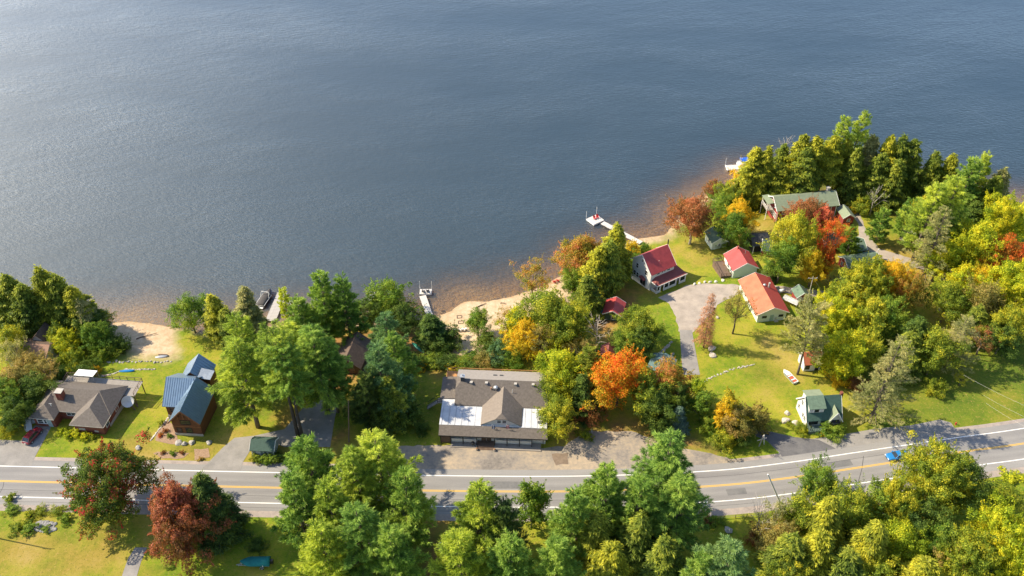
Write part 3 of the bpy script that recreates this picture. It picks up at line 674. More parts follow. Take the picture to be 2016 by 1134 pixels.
# ------------------------------------------------------------------ trees: every one where it stands
# --- left shore cluster
tree('hem0','hem',5,536,19,5,'dark hemlock cut by the left photo edge, at the lake')
tree('hem1','hemY',68,526,20,4.8,'tallest hemlock of the left lakeside cluster')
tree('hem2','hem',100,541,18,5,'broad hemlock right beside the tallest of the left lakeside cluster')
tree('hem0','hemY',135,562,16,4.6,'hemlock at the right of the left lakeside cluster, olive gold')
tree('hem1','grey',155,585,13,3.6,'thin greyish conifer beside the left beach water')
tree('hem2','hem',35,560,17,4.8,'hemlock in the middle of the left lakeside cluster')
tree('hem0','hem',-35,545,18,5,'hemlock mostly outside the left photo edge')
tree('maple2','leafD',150,610,9,4.5,'dark green round tree left of the left beach')
tree('maple0','leafD',178,618,8,4.0,'dark bushy tree leaning over the left beach water')
tree('maple1','leaf',178,640,8,3.6,'grey green bushy tree at the edge of the left beach')
tree('shrub0','leafD',215,664,4,3.2,'dark shrub on the sand at the left beach')
tree('shrub1','leafD',238,672,3,2.2,'low dark shrub, rightmost on the left beach edge')
tree('shrub1','leaf',200,682,3.5,3.0,'green shrub above the low stone wall')
tree('col0','yg',104,640,8,2.8,'slim yellow green tree behind the brown cottage roof')
tree('maple1','lime',118,655,7,3.2,'bright yellow green tree right of the brown cottage roof')
tree('shrub0','yg',138,690,5,3.2,'yellow green bush behind the brick house garden')
tree('shrub1','leafD',160,715,4,3.2,'dark bush beyond the brick house deck')
tree('shrub0','gold',185,722,2.0,1.4,'small golden bush beyond the white awning')
tree('maple0','yg',8,648,10,3.6,'yellow green tree left of the brown cottage roof')
tree('open1','grey',12,668,11,3.4,'grey green thin tree in front of the brown cottage')
tree('maple2','olive',50,700,8,4.0,'olive brown tree below the brown cottage')
tree('open0','olive',80,712,9,3.6,'thin olive tree behind the brick house chimney')
tree('maple0','olive',22,725,9,4.2,'olive tree at the left photo edge above the brick house')
tree('maple3','leafD',60,745,8,4.0,'dark tree behind the left end of the brick house')
tree('maple1','leaf',0,755,9,4.0,'green tree at the left edge, level with the brick house roof')
tree('shrub0','leafD',108,728,4,3.0,'dark shrub against the brick house back deck')
tree('maple2','leafD',15,790,8,3.6,'dark tree at the left edge in front of the driveway')
tree('shrub1','yg',5,835,3,2.6,'yellow green shrub at the left edge above the driveway')
tree('shrub1','leafD',40,800,3.5,2.8,'dark shrub at the left corner of the brick house')
# --- by the log house
tree('maple0','leaf',365,588,11,4.6,'rounded green tree right of the left beach')
tree('hem1','hemY',414,580,15,3.8,'hemlock between the left beach and the covered boat')
tree('hem0','grey',478,560,18,4.2,'windswept greyish hemlock just left of the covered boat')
tree('hem2','hem',440,605,13,3.4,'shaded hemlock behind the yellowish pine')
tree('pine1','pineY',462,612,26,6.0,'tall yellowish pine standing behind the log house')
tree('pine0','pineY',462,668,26,6.4,'large bright pine overhanging the blue metal roof')
tree('pyoung','pineY',555,570,10,2.6,'small yellowish conifer beside the swim platform')
tree('pine3','pine',585,585,17,4.8,'pine behind the swim platform, left of the tall green pine')
tree('pine2','pine',625,533,23,5.0,'tall green pine right of the swim platform')
tree('pine3','pine',672,548,21,5.2,'tall dark green pine above the brown cabin roof')
tree('pine1','pineY',552,632,25,6.8,'broad yellow green pine, middle of the pine grove')
tree('pine0','pine',612,640,26,6.8,'broad green pine at the right of the pine grove')
tree('pine4','pineY',587,860,30,5.8,'tall pine beside the needle strewn drive, left of the twin trunks', base=True, bark='d')
tree('pine4','pine',595,861,28,5.2,'tall pine beside the needle strewn drive, right of the twin trunks', base=True, bark='d')
tree('pine1','pine',640,668,22,4.4,'pine with drooping limbs left of the brown cabin')
tree('maple1','leaf',758,556,12,5.0,'green rounded tree left of the T shaped dock')
tree('maple0','leafD',795,600,9,4.2,'dark round tree at the foot of the T shaped dock')
tree('maple2','leafD',725,590,9,4.0,'dark tree beside the small white float')
tree('hem2','leafD',848,620,9,4.2,'dark cedar at the landward end of the T shaped dock')
tree('shrub0','leafD',882,652,4.5,3.6,'dark shrub at the left edge of the middle beach')
tree('shrub1','leafD',862,668,4,3.4,'dark shrub behind the overturned green canoe')
tree('pine2','pineB',753,618,19,4.8,'blue green pine right of the brown cabin')
tree('pine3','pineB',742,676,21,5.4,'blue green pine in front of the brown cabin')
tree('pine2','pine',775,660,18,4.4,'green pine behind the dark lawn left of the shop')
tree('pine3','pineD',718,738,16,4.4,'dark pine behind the leaning utility pole')
tree('hem2','hem',760,740,14,4.2,'shaded conifer at the edge of the dark lawn')
tree('col0','gold',772,760,6,2.0,'golden shrub against the dark lawn')
tree('shrub0','leafD',790,792,6,4.0,'dark bush at the lower corner of the dark lawn')
tree('shrub1','leafD',745,812,5,3.4,'dark bush between the utility pole and the shop forecourt')
tree('shrub1','leafD',830,835,2.5,2.0,'small dark bush left of the shop')
# --- beach behind the shop
tree('maple3','leaf',940,612,8,3.0,'green tree standing alone on the middle beach')
tree('shrub0','leafD',960,662,4,3.2,'dark shrub under the lone beach tree')
tree('shrub1','leaf',930,695,2.5,2.4,'low shrub behind the shop toward the beach')
tree('shrub0','pineB',985,680,5,3.6,'blue green bush behind the shop roof')
tree('shrub1','leaf',1012,690,4.5,3.0,'green bush behind the middle of the shop roof')
tree('shrub1','olive',955,700,3.5,2.8,'olive bush behind the shop deck')
tree('open1','olive',1000,610,9,3.6,'olive open tree between the beach and the yellow trees')
tree('open0','tipor',1048,520,13,5.0,'copper tinted tree alone on the sandy shore')
tree('maple0','yg',1085,583,14,6.5,'large yellow green maple beside the sandy shore')
tree('maple2','yg',1122,600,13,5.0,'yellow green maple right of the largest shore maple')
tree('maple1','lime',1020,612,10,3.8,'bright green tree left of the orange bush')
tree('maple1','gold',1032,640,10,4.0,'golden orange tree behind the shop')
tree('open1','olive',1066,645,10,4.4,'olive brown tree behind the right half of the shop')
tree('maple2','yg',1095,650,8,3.4,'yellow green tree between the shop and the red roofed cabin')
tree('shrub0','gold',1128,652,6,2.6,'small golden tree beside the leafless tree')
tree('open1','olive',1148,672,7,3.8,'rusty olive bush in front of the leafless tree')
tree('bare0',None,1178,630,10,4.2,'leafless pale tree below the green cabin with red roof', bark='g')
tree('maple0','tipor',1138,472,14,4.8,'orange tipped maple on the shore left of the white house')
tree('maple3','tipor',1165,468,13,3.6,'red tipped maple between the orange one and the hemlocks')
tree('hem2','hemY',1180,485,17,4.6,'hemlock in the middle of the shore clump by the white house')
tree('hem0','hemY',1218,437,19,4.6,'tallest hemlock of the clump beside the white house')
tree('hem1','hem',1205,470,18,4.6,'shaded hemlock against the white house gable')
tree('hem2','hem',1160,540,13,3.6,'lower hemlock of the clump, above the orange duff')
tree('maple2','leaf',1130,530,9,3.6,'green tree at the sandy edge of the white house clump')
tree('shrub0','gold',1245,478,4,2.4,'yellow bush behind the white house roof')
tree('shrub0','leaf',1270,482,3,2.0,'small green bush at the dock end behind the white house')
tree('shrub1','leaf',1248,500,3,3.6,'hedge of green shrubs behind the white house')
tree('maple0','yg',1262,612,10,4.4,'yellow and green maple right of the small green cabin')
tree('maple2','leaf',1235,655,8,3.8,'green maple below the small green cabin')
tree('maple1','leafD',1262,650,8,3.6,'dark maple beside the teal roof')
tree('shrub0','leaf',1250,606,2.5,2.0,'shrub touching the small green cabin')
# --- behind and right of the shop
tree('maple0','lime',1108,700,13,5.0,'yellow topped maple at the shop right rear corner')
tree('maple2','yg',1098,730,11,4.4,'yellow green maple touching the shop roof end')
tree('pine3','hem',1160,682,15,3.8,'olive conifer left of the blazing orange maple')
tree('hem2','leafD',1150,735,12,3.6,'dark conifer in shade right of the shop')
tree('maple0','orange',1224,704,15,6.2,'blazing orange and yellow maple beside the forecourt')
tree('shrub1','rust',1160,792,5,3.4,'rusty shrub at the left foot of the orange maple')
tree('maple0','yg',1275,735,12,5.0,'yellow green tree behind the orange maple')
tree('maple1','tipor',1322,722,11,4.8,'round golden tipped tree at the end of the camp lane')
tree('maple3','leafD',1290,772,10,4.2,'dark tree right of the orange maple')
tree('maple2','leafD',1330,760,9,4.0,'dark green tree in front of the camp lane')
tree('col0','lime',1376,745,10,2.5,'slim bright green tree by the stone line')
tree('col0','leaf',1388,770,9,2.6,'slim green tree right of the blue spruce')
tree('spruce0','bspruce',1340,800,7,2.8,'small blue spruce at the back of the forecourt')
tree('shrub0','leafD',1300,830,4,3.4,'dark shrub left of the small blue spruce')
tree('shrub1','leaf',1400,820,4,2.6,'green shrub between the slim green tree and golden column')
tree('col0','gold',1440,778,11,3.0,'golden orange columnar tree near the sign frame')
tree('maple3','olive',1450,802,9,3.2,'amber olive tree in front of the golden column')
tree('shrub0','olive',1490,806,6,3.8,'round olive bush behind the sign frame')
tree('shrub0','yg',1425,855,4,2.8,'yellow green shrub at the edge of the forecourt')
tree('shrub1','leafD',1462,838,4,3.2,'dark shrub left of the sign frame')
tree('maple3','yg',1095,790,10,3.9,'round bushy tree standing in front of the shop right end')
tree('weed','yg',1152,850,1.6,1.8,'clump of weeds at the left end of the forecourt rail')
# --- camp lawn
tree('dead0','brown',1385,684,17,2.5,'dying reddish spruce beside the camp lane', base=True)
tree('open1','olive',1442,657,14,3.8,'thin olive tree casting a long trunk shadow on the lawn', base=True, bark='d')
tree('spruce0','pineD',1514,548,6,2.5,'small dark spruce right of the red roofed hall', base=True, bark='d')
tree('maple3','rust',1372,386,16,5.6,'rust red maple with pale forked trunk beyond the white house', bark='g')
tree('shrub0','rust',1348,395,6,3.2,'rusty shrub on the shore behind the rust red maple')
tree('shrub1','rust',1408,358,4.5,3.0,'brownish shrub on the shore beside the far dock')
tree('maple2','yg',1440,366,9,4.6,'yellow green bush-like tree by the shore below the far dock')
tree('maple0','leaf',1425,385,8,4.0,'green tree between the rust red maple and the lodge')
tree('maple1','gold',1462,398,12,4.2,'yellow maple in front of the lodge gable')
tree('maple0','leaf',1448,418,11,4.4,'green maple in front of the dark roofed cabin')
tree('shrub1','leaf',1420,470,2.5,2.0,'shrub beside the pale green cabin')
tree('maple0','rust',1600,394,13,5.2,'brownish red maple in front of the red lodge')
tree('maple3','pink',1625,405,12,4.2,'coral red maple at the right end of the red lodge')
tree('maple0','yg',1580,420,19,5.2,'tall yellow green maple with bare trunk behind the orange roof')
tree('maple3','leaf',1550,470,14,4.2,'green tree left of the tall bare trunked maple')
tree('maple1','gold',1610,498,11,3.2,'golden tree beside the tall bare trunked maple')
tree('open0','fire',1648,432,15,4.4,'scarlet maple with leaning trunk among the cabins', bark='d')
tree('maple3','fire',1632,478,12,3.2,'lower scarlet maple left of the green roofed cabin', bark='d')
tree('pine3','leaf',1682,445,10,2.8,'green tree between the scarlet maple and the track')
tree('pyoung','pine',1723,478,11,4.0,'bright green young pine on the lawn, nearer of two', base=True, bark='d')
tree('pyoung','pine',1772,466,12,4.0,'second young pine on the lawn, behind the nearer one', base=True, bark='d')
tree('shrub0','yg',1700,392,5,3.4,'yellow green bush behind the young pines')
tree('shrub1','gold',1677,405,2.5,1.6,'small golden bush at the lodge end')
tree('bare0',None,1728,372,9,3.0,'pale dead tree behind the young pines', bark='w')
# --- the wooded point
tree('hem0','hemY',1492,286,20,4.6,'golden hemlock at the water edge by the far dock')
tree('hem1','hemY',1516,284,20,4.2,'second golden hemlock from the far dock')
tree('shrub1','gold',1470,335,8,4.2,'golden shrub leaning over the far dock')
tree('hem2','hem',1545,282,18,4.0,'dark hemlock behind the pale dead twigs on the point')
tree('bare0',None,1552,272,12,3.0,'pale dead tree on the wooded point', bark='g')
tree('hem2','hemY',1545,318,15,4.2,'lower golden hemlock left of the lodge roof')
tree('hem3','hemY',1582,263,22,4.8,'first of three golden hemlocks behind the lodge, leftmost')
tree('hem3','hemY',1612,262,22,4.8,'middle of three golden hemlocks behind the lodge')
tree('hem3','hemY',1640,262,22,4.8,'rightmost of three golden hemlocks behind the lodge')
tree('hem3','hem',1598,290,19,4.4,'shaded hemlock in front of the golden three')
tree('pine0','pineY',1668,226,27,4.6,'left of the two tall pines on the skyline of the point')
tree('pine1','pineY',1702,216,28,4.8,'right and tallest of the two tall pines on the point')
tree('hem3','hemY',1665,270,20,4.6,'golden hemlock right behind the lodge chimney')
tree('hem2','grey',1722,262,21,4.6,'greyish hemlock right of the tall pines')
tree('hem0','hem',1692,290,19,4.6,'dark hemlock under the tall pines')
tree('hem0','hemY',1758,262,22,4.8,'hemlock on the point, left of the darkest pair')
tree('hem1','hem',1782,265,22,4.8,'dark hemlock on the point, behind the second young pine')
tree('hem2','hem',1808,272,21,4.6,'dark hemlock with a square top on the point')
tree('hem2','hem',1740,300,18,4.6,'shaded hemlock in front of the point grove')
tree('hem2','hem',1770,312,17,4.6,'shaded broad hemlock behind the pale dead tree')
tree('hem1','hem',1848,298,18,4.2,'hemlock beyond the big pine, at the water')
tree('hem0','hemY',1880,300,18,4.2,'golden hemlock beyond the big pine, at the water')
tree('pine2','pine',1922,308,22,5.0,'green pine near the right end of the point')
tree('pine3','pineY',1946,305,21,4.6,'yellowish pine near the right end of the point')
tree('hem1','grey',1985,328,18,4.0,'greyish hemlock, last one at the right of the point')
tree('hem2','hem',1965,345,17,4.6,'dark hemlock under the greyish last one')
tree('pine1','pineY',1850,362,24,6.0,'large yellowish pine right of the two young pines')
tree('pine0','pineY',1890,345,25,6.2,'largest pine of the right wood, above the golden maples')
tree('tam0','grey',1868,405,23,6.0,'grey green feathery conifer beside the sandy track')
tree('maple1','yg',1832,388,14,4.2,'yellow green tree left of the largest pine of the right wood')
tree('shrub0','leaf',1820,465,5,3.4,'green bush at the foot of the large yellowish pine')
tree('maple3','lime',1862,480,12,3.8,'bright green tree below the feathery conifer')
tree('hem2','leafD',1930,395,12,4.4,'dark conifer behind the golden maples')
# --- right edge gold
tree('big1','lime',1992,388,16,6.0,'yellow maple at the right edge near the water')
tree('maple0','lime',1935,440,15,6.0,'yellow maple left of the scarlet one at the right edge')
tree('maple2','lime',1905,465,13,4.8,'lime yellow maple beside the track')
tree('maple0','fire',1988,470,13,5.2,'scarlet orange maple at the right edge')
tree('maple1','lime',1905,530,11,4.6,'lime yellow tree below the scarlet maple')
tree('maple0','gold',1950,525,12,4.0,'golden tree below the scarlet maple')
tree('big0','lime',2010,520,17,6.6,'big yellow maple at the right edge above the dark lawn')
tree('maple3','olive',1955,555,14,4.6,'olive tree with pale branches at the dark lawn')
tree('maple0','yg',1880,560,12,4.6,'green and yellow tree above the gravel bit')
tree('maple2','leafD',1985,640,9,4.6,'dark green tree at the right edge of the lawn')
tree('maple0','yg',2000,610,12,4.6,'yellow green tree at the right edge over the dark lawn')
tree('hem1','hem',1930,600,11,3.4,'dark conifer between the golden edge trees')
tree('open1','rust',1945,648,8,3.6,'rusty bush at the back of the dark lawn')
tree('tam0','grey',1905,622,16,5.6,'feathery pale tree standing on the dark lawn')
tree('maple3','yg',1858,655,13,4.4,'yellow green tree left of the feathery one on the lawn')
tree('shrub0','yg',1848,752,3.5,2.4,'yellowish shrub at the foot of the lawn tree')
tree('open1','yg',1898,735,4,2.0,'small sapling at the right of the dark lawn')
tree('hem2','leafD',1815,625,14,4.4,'dark cedar between the golden maple and the lawn')
tree('hem2','hem',1800,655,12,4.2,'lower dark cedar beside the feathery conifer')
# --- golden middle right
tree('big0','yg',1722,512,16,6.0,'huge golden green maple above the cottage wood')
tree('maple0','gold',1772,516,14,4.3,'orange topped maple at the right of the huge one')
tree('big1','yg',1690,540,15,6.0,'yellow green maple left of the huge one')
tree('maple2','tipor',1798,540,13,3.8,'russet sided maple beside the gravel bit')
tree('shrub0','grey',1660,548,5,3.2,'greyish bush beside the small red cabin')
tree('big1','lime',1650,590,15,5.6,'bright yellow green maple over the orange roofed shed')
tree('maple1','yg',1720,600,14,5.2,'yellow green maple under the huge one')
tree('maple2','leaf',1758,590,13,4.8,'green maple in front of the dark cedar')
tree('maple1','lime',1675,655,14,5.0,'lime green maple right of the orange roofed shed')
tree('maple3','yg',1715,660,12,4.2,'yellow green tree behind the leaning tamarack')
tree('shrub0','gold',1655,732,3.5,2.6,'golden bush behind the cottage')
tree('shrub1','rust',1690,745,3,2.2,'rusty bush behind the right side of the cottage')
tree('scotch0','grey',1570,737,20,5.6,'pine with pale trunk over the orange roofed shed', base=True)
tree('tam0','grey',1712,832,26,6.2,'tall grey green tamarack right of the cottage', base=True)
tree('shrub0','leaf',1640,838,2.4,3.2,'low green shrub at the right foot of the cottage')
tree('shrub1','yg',1578,838,1.8,1.8,'yellow flowering shrub at the left foot of the cottage')
# --- foreground, left
tree('big0','redgreen',182,900,17,7.4,'green maple turning crimson, at the road in the lower left')
tree('big1','coral',330,962,18,6.6,'coral red maple right of the green and crimson one')
tree('spruce0','pineD',388,932,19,5.4,'dark spruce behind the coral red maple', bark='d')
tree('weed','yg',178,890,2.2,1.6,'olive bush on the lawn beyond the crimson maple')
tree('shrub0','leaf',20,1000,1.0,1.7,'weedy bush on the bank in the lower left corner')
tree('weed','leaf',55,1034,1.2,1.6,'round green weed clump beside the riprap')
tree('weed','yg',30,1035,1.2,1.5,'yellow weed clump at the left of the riprap')
tree('weed','leaf',88,1038,.8,1.0,'small weed growing out of the riprap')
tree('shrub1','yg',75,1004,1.0,1.6,'tall weeds between the road and the riprap')
tree('shrub1','yg',110,1002,1.0,1.5,'tall weeds at the foot of the crimson maple')
tree('shrub1','leafD',505,1068,1.6,2.0,'dark low bush behind the teal covered boat')
# --- foreground, middle
tree('pine2','pine',602,862,22,5.6,'pine at the near road edge, right of the green shed')
tree('pine3','pine',570,930,21,5.0,'pine with dark lower limbs at the left of the near row')
tree('pine1','pineY',742,846,25,7.0,'biggest pine of the near row, left of the shop')
tree('pine0','pineY',690,880,24,5.4,'yellowish pine between the two left pines of the near row')
tree('pine3','pineY',640,945,22,5.6,'yellow green pine in front of the near row')
tree('pine2','pine',790,925,22,5.0,'pine hanging over the road on the right of the near row')
tree('pine1','pine',705,990,22,6.2,'feathery pine at the bottom, middle left')
tree('pine3','pineY',630,1030,20,5.4,'yellow green pine at the bottom edge, left of the feathery one')
tree('pine2','pine',770,1040,20,5.2,'pine at the bottom edge beside the needle covered gap')
tree('pine2','pineY',938,955,23,5.6,'pine at the bottom, right of the needle covered gap')
tree('pine3','pineD',990,990,20,4.6,'dark pine behind the slender pale tree')
tree('col0','leaf',1048,950,14,3.2,'slender pale green tree between the bottom pines')
tree('pine3','pine',1132,970,20,5.0,'pine at the bottom right of the slender pale tree')
tree('pine2','pine',1200,915,22,5.0,'green pine at the road right of the middle')
tree('pine1','pine',1322,860,26,6.8,'tallest pine on the near side, over the road bend')
tree('pine3','pine',1262,945,21,5.0,'pine left under the tallest near pine')
tree('pine0','pine',1345,935,22,6.0,'lower limbs pine right under the tallest near pine')
tree('pine2','pineY',905,1050,20,5.4,'yellowish pine at the bottom edge, centre left')
tree('pine3','pine',1000,1060,20,5.2,'green pine at the bottom edge, centre')
tree('pine3','pine',1095,1060,19,5.0,'green pine at the bottom edge, left of the golden cedar')
tree('hem2','hemY',1205,1070,15,4.2,'golden cedar at the bottom edge')
tree('hem2','hem',1175,1010,15,4.4,'shaded cedar behind the golden cedar')
tree('hem0','hem',1265,1010,16,4.6,'shaded hemlock right of the golden cedar')
tree('pine2','pineB',1440,1065,20,5.6,'blue green pine at the bottom edge, right of centre')
tree('pine3','pine',1385,1090,17,4.4,'pine at the bottom edge left of the blue green one')
tree('hem1','hem',1310,1060,15,4.2,'dark hemlock at the bottom edge under the tallest near pine')
tree('weed','leaf',1405,1020,1.4,1.7,'dark bush by the wire fence on the near lawn')
tree('weed','rust',1395,1022,1.2,1.2,'rusty bush by the wire fence on the near lawn')
# --- foreground, right
tree('maple3','leaf',1622,922,10,4.2,'green pointed maple at the near road edge')
tree('open1','grey',1535,985,12,3.8,'pale barked half dead birch by the near lawn', bark='w')
tree('bare0',None,1505,990,12,3.0,'leafless birch left of the half dead one', bark='w')
tree('shrub0','rust',1500,1045,4,2.6,'rusty bush at the foot of the birches')
tree('big0','yg',1868,888,16,6.6,'broad yellow green birch hiding part of the blue car')
tree('big1','yg',1775,945,15,4.6,'yellow green birch left of the broad one', bark='w')
tree('maple0','leafD',1912,915,14,4.4,'dark green maple at the right of the broad birch')
tree('maple3','yg',1590,985,13,4.4,'golden green tree right of the half dead birch')
tree('hem0','hemY',1640,975,17,4.6,'golden cedar in front of the pointed maple')
tree('maple1','yg',1690,968,14,4.6,'olive gold tree left of the birch trunks')
tree('open0','leaf',1735,960,13,5.0,'open green tree with pale trunks under the birches', bark='w')
tree('hem1','hem',1560,1050,14,4.2,'cedar at the bottom edge below the golden cedars')
tree('maple0','olive',1545,1035,11,3.8,'olive tree in front of the half dead birch')
tree('hem2','hemY',1622,1045,15,4.6,'golden cedar at the bottom, third from the birches')
tree('hem0','hemY',1735,1028,16,4.6,'golden spire cedar at the bottom right')
tree('maple0','lime',1790,1040,12,4.4,'rounded lime tree right of the golden spire')
tree('maple2','leafD',1840,1000,12,4.8,'dark tree filling the gap below the broad birch')
tree('hem2','hem',1680,1085,13,4.4,'shaded cedar at the bottom edge')
tree('maple2','yg',1560,1095,10,4.0,'yellow green tree at the bottom edge under the birches')
tree('maple2','yg',1740,1110,11,4.2,'yellow green treetop at the bottom edge')
tree('maple1','leaf',1870,1050,11,4.4,'green tree at the bottom, left of the lime maples')
tree('open0','olive',1890,1075,11,4.2,'olive tree with pale twigs at the bottom right')
tree('big1','lime',1985,1008,14,5.6,'lime green maple at the lower right edge')
tree('big0','yg',1925,1060,15,5.6,'yellow green maple at the bottom right')
tree('big0','lime',2020,1050,15,6.0,'lime maple cut by the bottom right corner')
tree('hem2','hemY',1830,1100,13,4.4,'golden cedar at the bottom edge right of the dark gap')
tree('weed','lime',1990,935,1.2,2.4,'row of lime weeds along the road at the right edge')
tree('weed','yg',1955,958,1.2,2.4,'yellow green weeds below the road at the right')
tree('shrub1','yg',1990,968,2.2,3.0,'yellow green thicket under the road at the right edge')

# ------------------------------------------------------------------ building kit (local frame: u right, v away, z up)
shingle = mat('brown grey shingles', (.145,.124,.108), .9, var=.24, scale=2.2, bump=.25)
shingle_l = mat('paler grey brown shingles', (.29,.26,.235), .9, var=.12, scale=2.0)  # paler tone for the back slope of the shop roof
shingle_b = mat('dark brown shingles', (.125,.088,.07), .9, var=.25, scale=1.8)
shingle_g = mat('green shingles', (.13,.19,.135), .9, var=.2, scale=2.0, bump=.2)
shingle_lg = mat('pale green shingles', (.215,.255,.17), .9, var=.14, scale=1.5)
shingle_t = mat('teal roofing', (.10,.165,.17), .85, var=.15, scale=1.0)
roof_red = mat('red metal roofing', (.40,.058,.055), .5, .4, var=.22, scale=.7)
roof_dred = mat('dark red roofing', (.22,.065,.058), .7, .3, var=.15, scale=1.5)
roof_or = mat('faded orange red roofing', (.50,.155,.08), .6, .3, var=.2, scale=.6)
roof_blue = mat('blue metal roofing', (.19,.275,.375), .36, .5, var=.10, scale=.8, metal=.4)
roof_white = mat('white membrane roofing', (.62,.62,.63), .6, .3, c2=(.42,.43,.45), scale=.5)
mseam = mat('membrane seam', (.40,.40,.41), .7)
roof_dk = mat('charcoal roofing', (.065,.068,.072), .85, var=.2, scale=1.5)
white = mat('white siding', (.70,.69,.66), .7, var=.05, scale=1.0)
whitet = mat('white trim', (.78,.77,.74), .6, var=.04)
pgreen = mat('pale green siding', (.60,.66,.56), .7, var=.05)
dgreen = mat('dark green siding', (.055,.105,.085), .75, var=.15)
logwood = mat('brown log siding', (.135,.055,.026), .7, var=.30, scale=1.5, stretch=(.5, .5, 6))
logtrim = mat('golden wood trim', (.25,.115,.05), .7, var=.2)
redside = mat('barn red siding', (.26,.045,.04), .75, var=.12)
brick_m = mat('brick infill', (.21,.07,.045), .9, var=.2, scale=6)
concrete = mat('concrete', (.42,.39,.35), .9, var=.12, scale=1.5)
stone_m = mat('field stone', (.46,.42,.36), .95, var=.25, scale=1.3, bump=.5)
deckw = mat('new deck timber', (.50,.25,.10), .75, var=.15, scale=2)
greyw = mat('weathered grey timber', (.30,.27,.24), .85, var=.18, scale=2, stretch=(1, 6, 1))
brownw = mat('brown timber', (.16,.11,.08), .85, var=.2, scale=2)
dark = mat('dark painted wood', (.03,.028,.028), .7)
black = mat('black metal', (.02,.02,.022), .5, .5)
galv = mat('galvanised metal', (.52,.53,.54), .4, .5, metal=.6)
glass = glassmat()

class Bld:
    def __init__(s, name, label, px, py, ang, dz=0, cat='building'):
        x, y, z = GT(px, py); s.o = thing(name, label, cat, (x, y, z+dz), ang)
    def box(s, name, a, b, m, bevel=0): return box(name, a, b, m, s.o, bevel)
    def wallg(s, u0, u1, v0, v1, ze, zr, axis, m, z0=-2.5, name='wall'):
        """walls with gable ends"""
        if axis == 'v':
            um = (u0+u1)/2; ring = [(u0, z0), (u1, z0), (u1, ze), (um, zr), (u0, ze)]
            mb = MB().loft([[(u, v0, z) for u, z in ring], [(u, v1, z) for u, z in ring]])
        else:
            vm = (v0+v1)/2; ring = [(v0, z0), (v1, z0), (v1, ze), (vm, zr), (v0, ze)]
            mb = MB().loft([[(u0, v, z) for v, z in ring], [(u1, v, z) for v, z in ring]])
        s.dim = (u0, u1, v0, v1); return mb.obj(name, m, s.o)
    def roofg(s, u0, u1, v0, v1, ze, zr, axis, m, ov=.35, oe=.4, th=.16, name='roof', trim=None, m2=None):
        """two roof slabs with overhang ov at the gables, oe at the eaves"""
        mb = MB(); ze += th*.6; zr += th*.8
        if axis == 'v':
            um = (u0+u1)/2; sl = (zr-ze)/(um-u0); a, c = u0-oe, u1+oe; za = ze-sl*oe; y0, y1 = v0-ov, v1+ov
            mb.slab([(a, y0, za), (um, y0, zr), (um, y1, zr), (a, y1, za)], th, 0); mb.slab([(um, y0, zr), (c, y0, za), (c, y1, za), (um, y1, zr)], th, 1 if m2 else 0)
            rake = [((a, y, za-.1), (um, y, zr-.1)) for y in (y0-.02, y1+.02)]+[((um, y, zr-.1), (c, y, za-.1)) for y in (y0-.02, y1+.02)]
        else:
            vm = (v0+v1)/2; sl = (zr-ze)/(vm-v0); a, c = v0-oe, v1+oe; za = ze-sl*oe; x0, x1 = u0-ov, u1+ov
            mb.slab([(x0, a, za), (x1, a, za), (x1, vm, zr), (x0, vm, zr)], th, 0); mb.slab([(x0, vm, zr), (x1, vm, zr), (x1, c, za), (x0, c, za)], th, 1 if m2 else 0)
            rake = [((x, a, za-.1), (x, vm, zr-.1)) for x in (x0-.02, x1+.02)]+[((x, vm, zr-.1), (x, c, za-.1)) for x in (x0-.02, x1+.02)]
        o = mb.obj(name, [m, m2] if m2 else m, s.o)
        if trim:
            for p, q in rake: MB().bar(p, q, .06, .26).obj('rake_board', trim, o)
        return o
    def hip(s, u0, u1, v0, v1, ze, zr, ra, rb, m, name='roof', th=.15):
        """hip roof, ridge from ra to rb (u,v)"""
        e = [(u0, v0, ze), (u1, v0, ze), (u1, v1, ze), (u0, v1, ze)]; A = (*ra, zr); B_ = (*rb, zr); lo = [(x, y, z-th) for x, y, z in e]
        mb = MB()
        if abs(rb[0]-ra[0]) >= abs(rb[1]-ra[1]): fs_ = [(0,1,5,4), (1,2,5), (2,3,4,5), (3,0,4)]
        else: fs_ = [(0,1,4), (1,2,5,4), (2,3,5), (3,0,4,5)]
        mb.add(e+[A, B_]+lo, fs_+[(0,6,7,1), (1,7,8,2), (2,8,9,3), (3,9,6,0), (9,8,7,6)])
        return mb.obj(name, m, s.o)
    def poly(s, name, polys, m, th=.15, parent=None):
        mb = MB()
        for p in polys: mb.slab(p, th)
        return mb.obj(name, m, parent or s.o)
    def win(s, side, pos, z, w, h, fm=None, name='window', pm=None, mull=1, dim=None):
        u0, u1, v0, v1 = dim or s.dim; fm = fm or whitet
        P = {'F': lambda a, d: (a, v0-d), 'B': lambda a, d: (a, v1+d), 'L': lambda a, d: (u0-d, a), 'R': lambda a, d: (u1+d, a)}[side]
        def bx(mb, a0, a1, z0, z1, d0, d1):
            p, q = P(a0, d0), P(a1, d1); mb.box((min(p[0], q[0]), min(p[1], q[1]), z0), (max(p[0], q[0]), max(p[1], q[1]), z1))
        t = .11; f = MB(); a0, a1 = pos-w/2, pos+w/2
        bx(f, a0-t, a1+t, z+h, z+h+t, .0, .07); bx(f, a0-t, a1+t, z-t, z, .0, .09); bx(f, a0-t, a0, z, z+h, .0, .07); bx(f, a1, a1+t, z, z+h, .0, .07)
        if mull: bx(f, a0, a1, z+h/2-.03, z+h/2+.03, .03, .06)
        if mull > 1: bx(f, pos-.03, pos+.03, z, z+h/2-.031, .03, .06); bx(f, pos-.03, pos+.03, z+h/2+.031, z+h, .03, .06)
        o = f.obj(name, fm, s.o); g = MB(); bx(g, a0, a1, z, z+h, .005, .025); g.obj('pane', pm or glass, o); return o
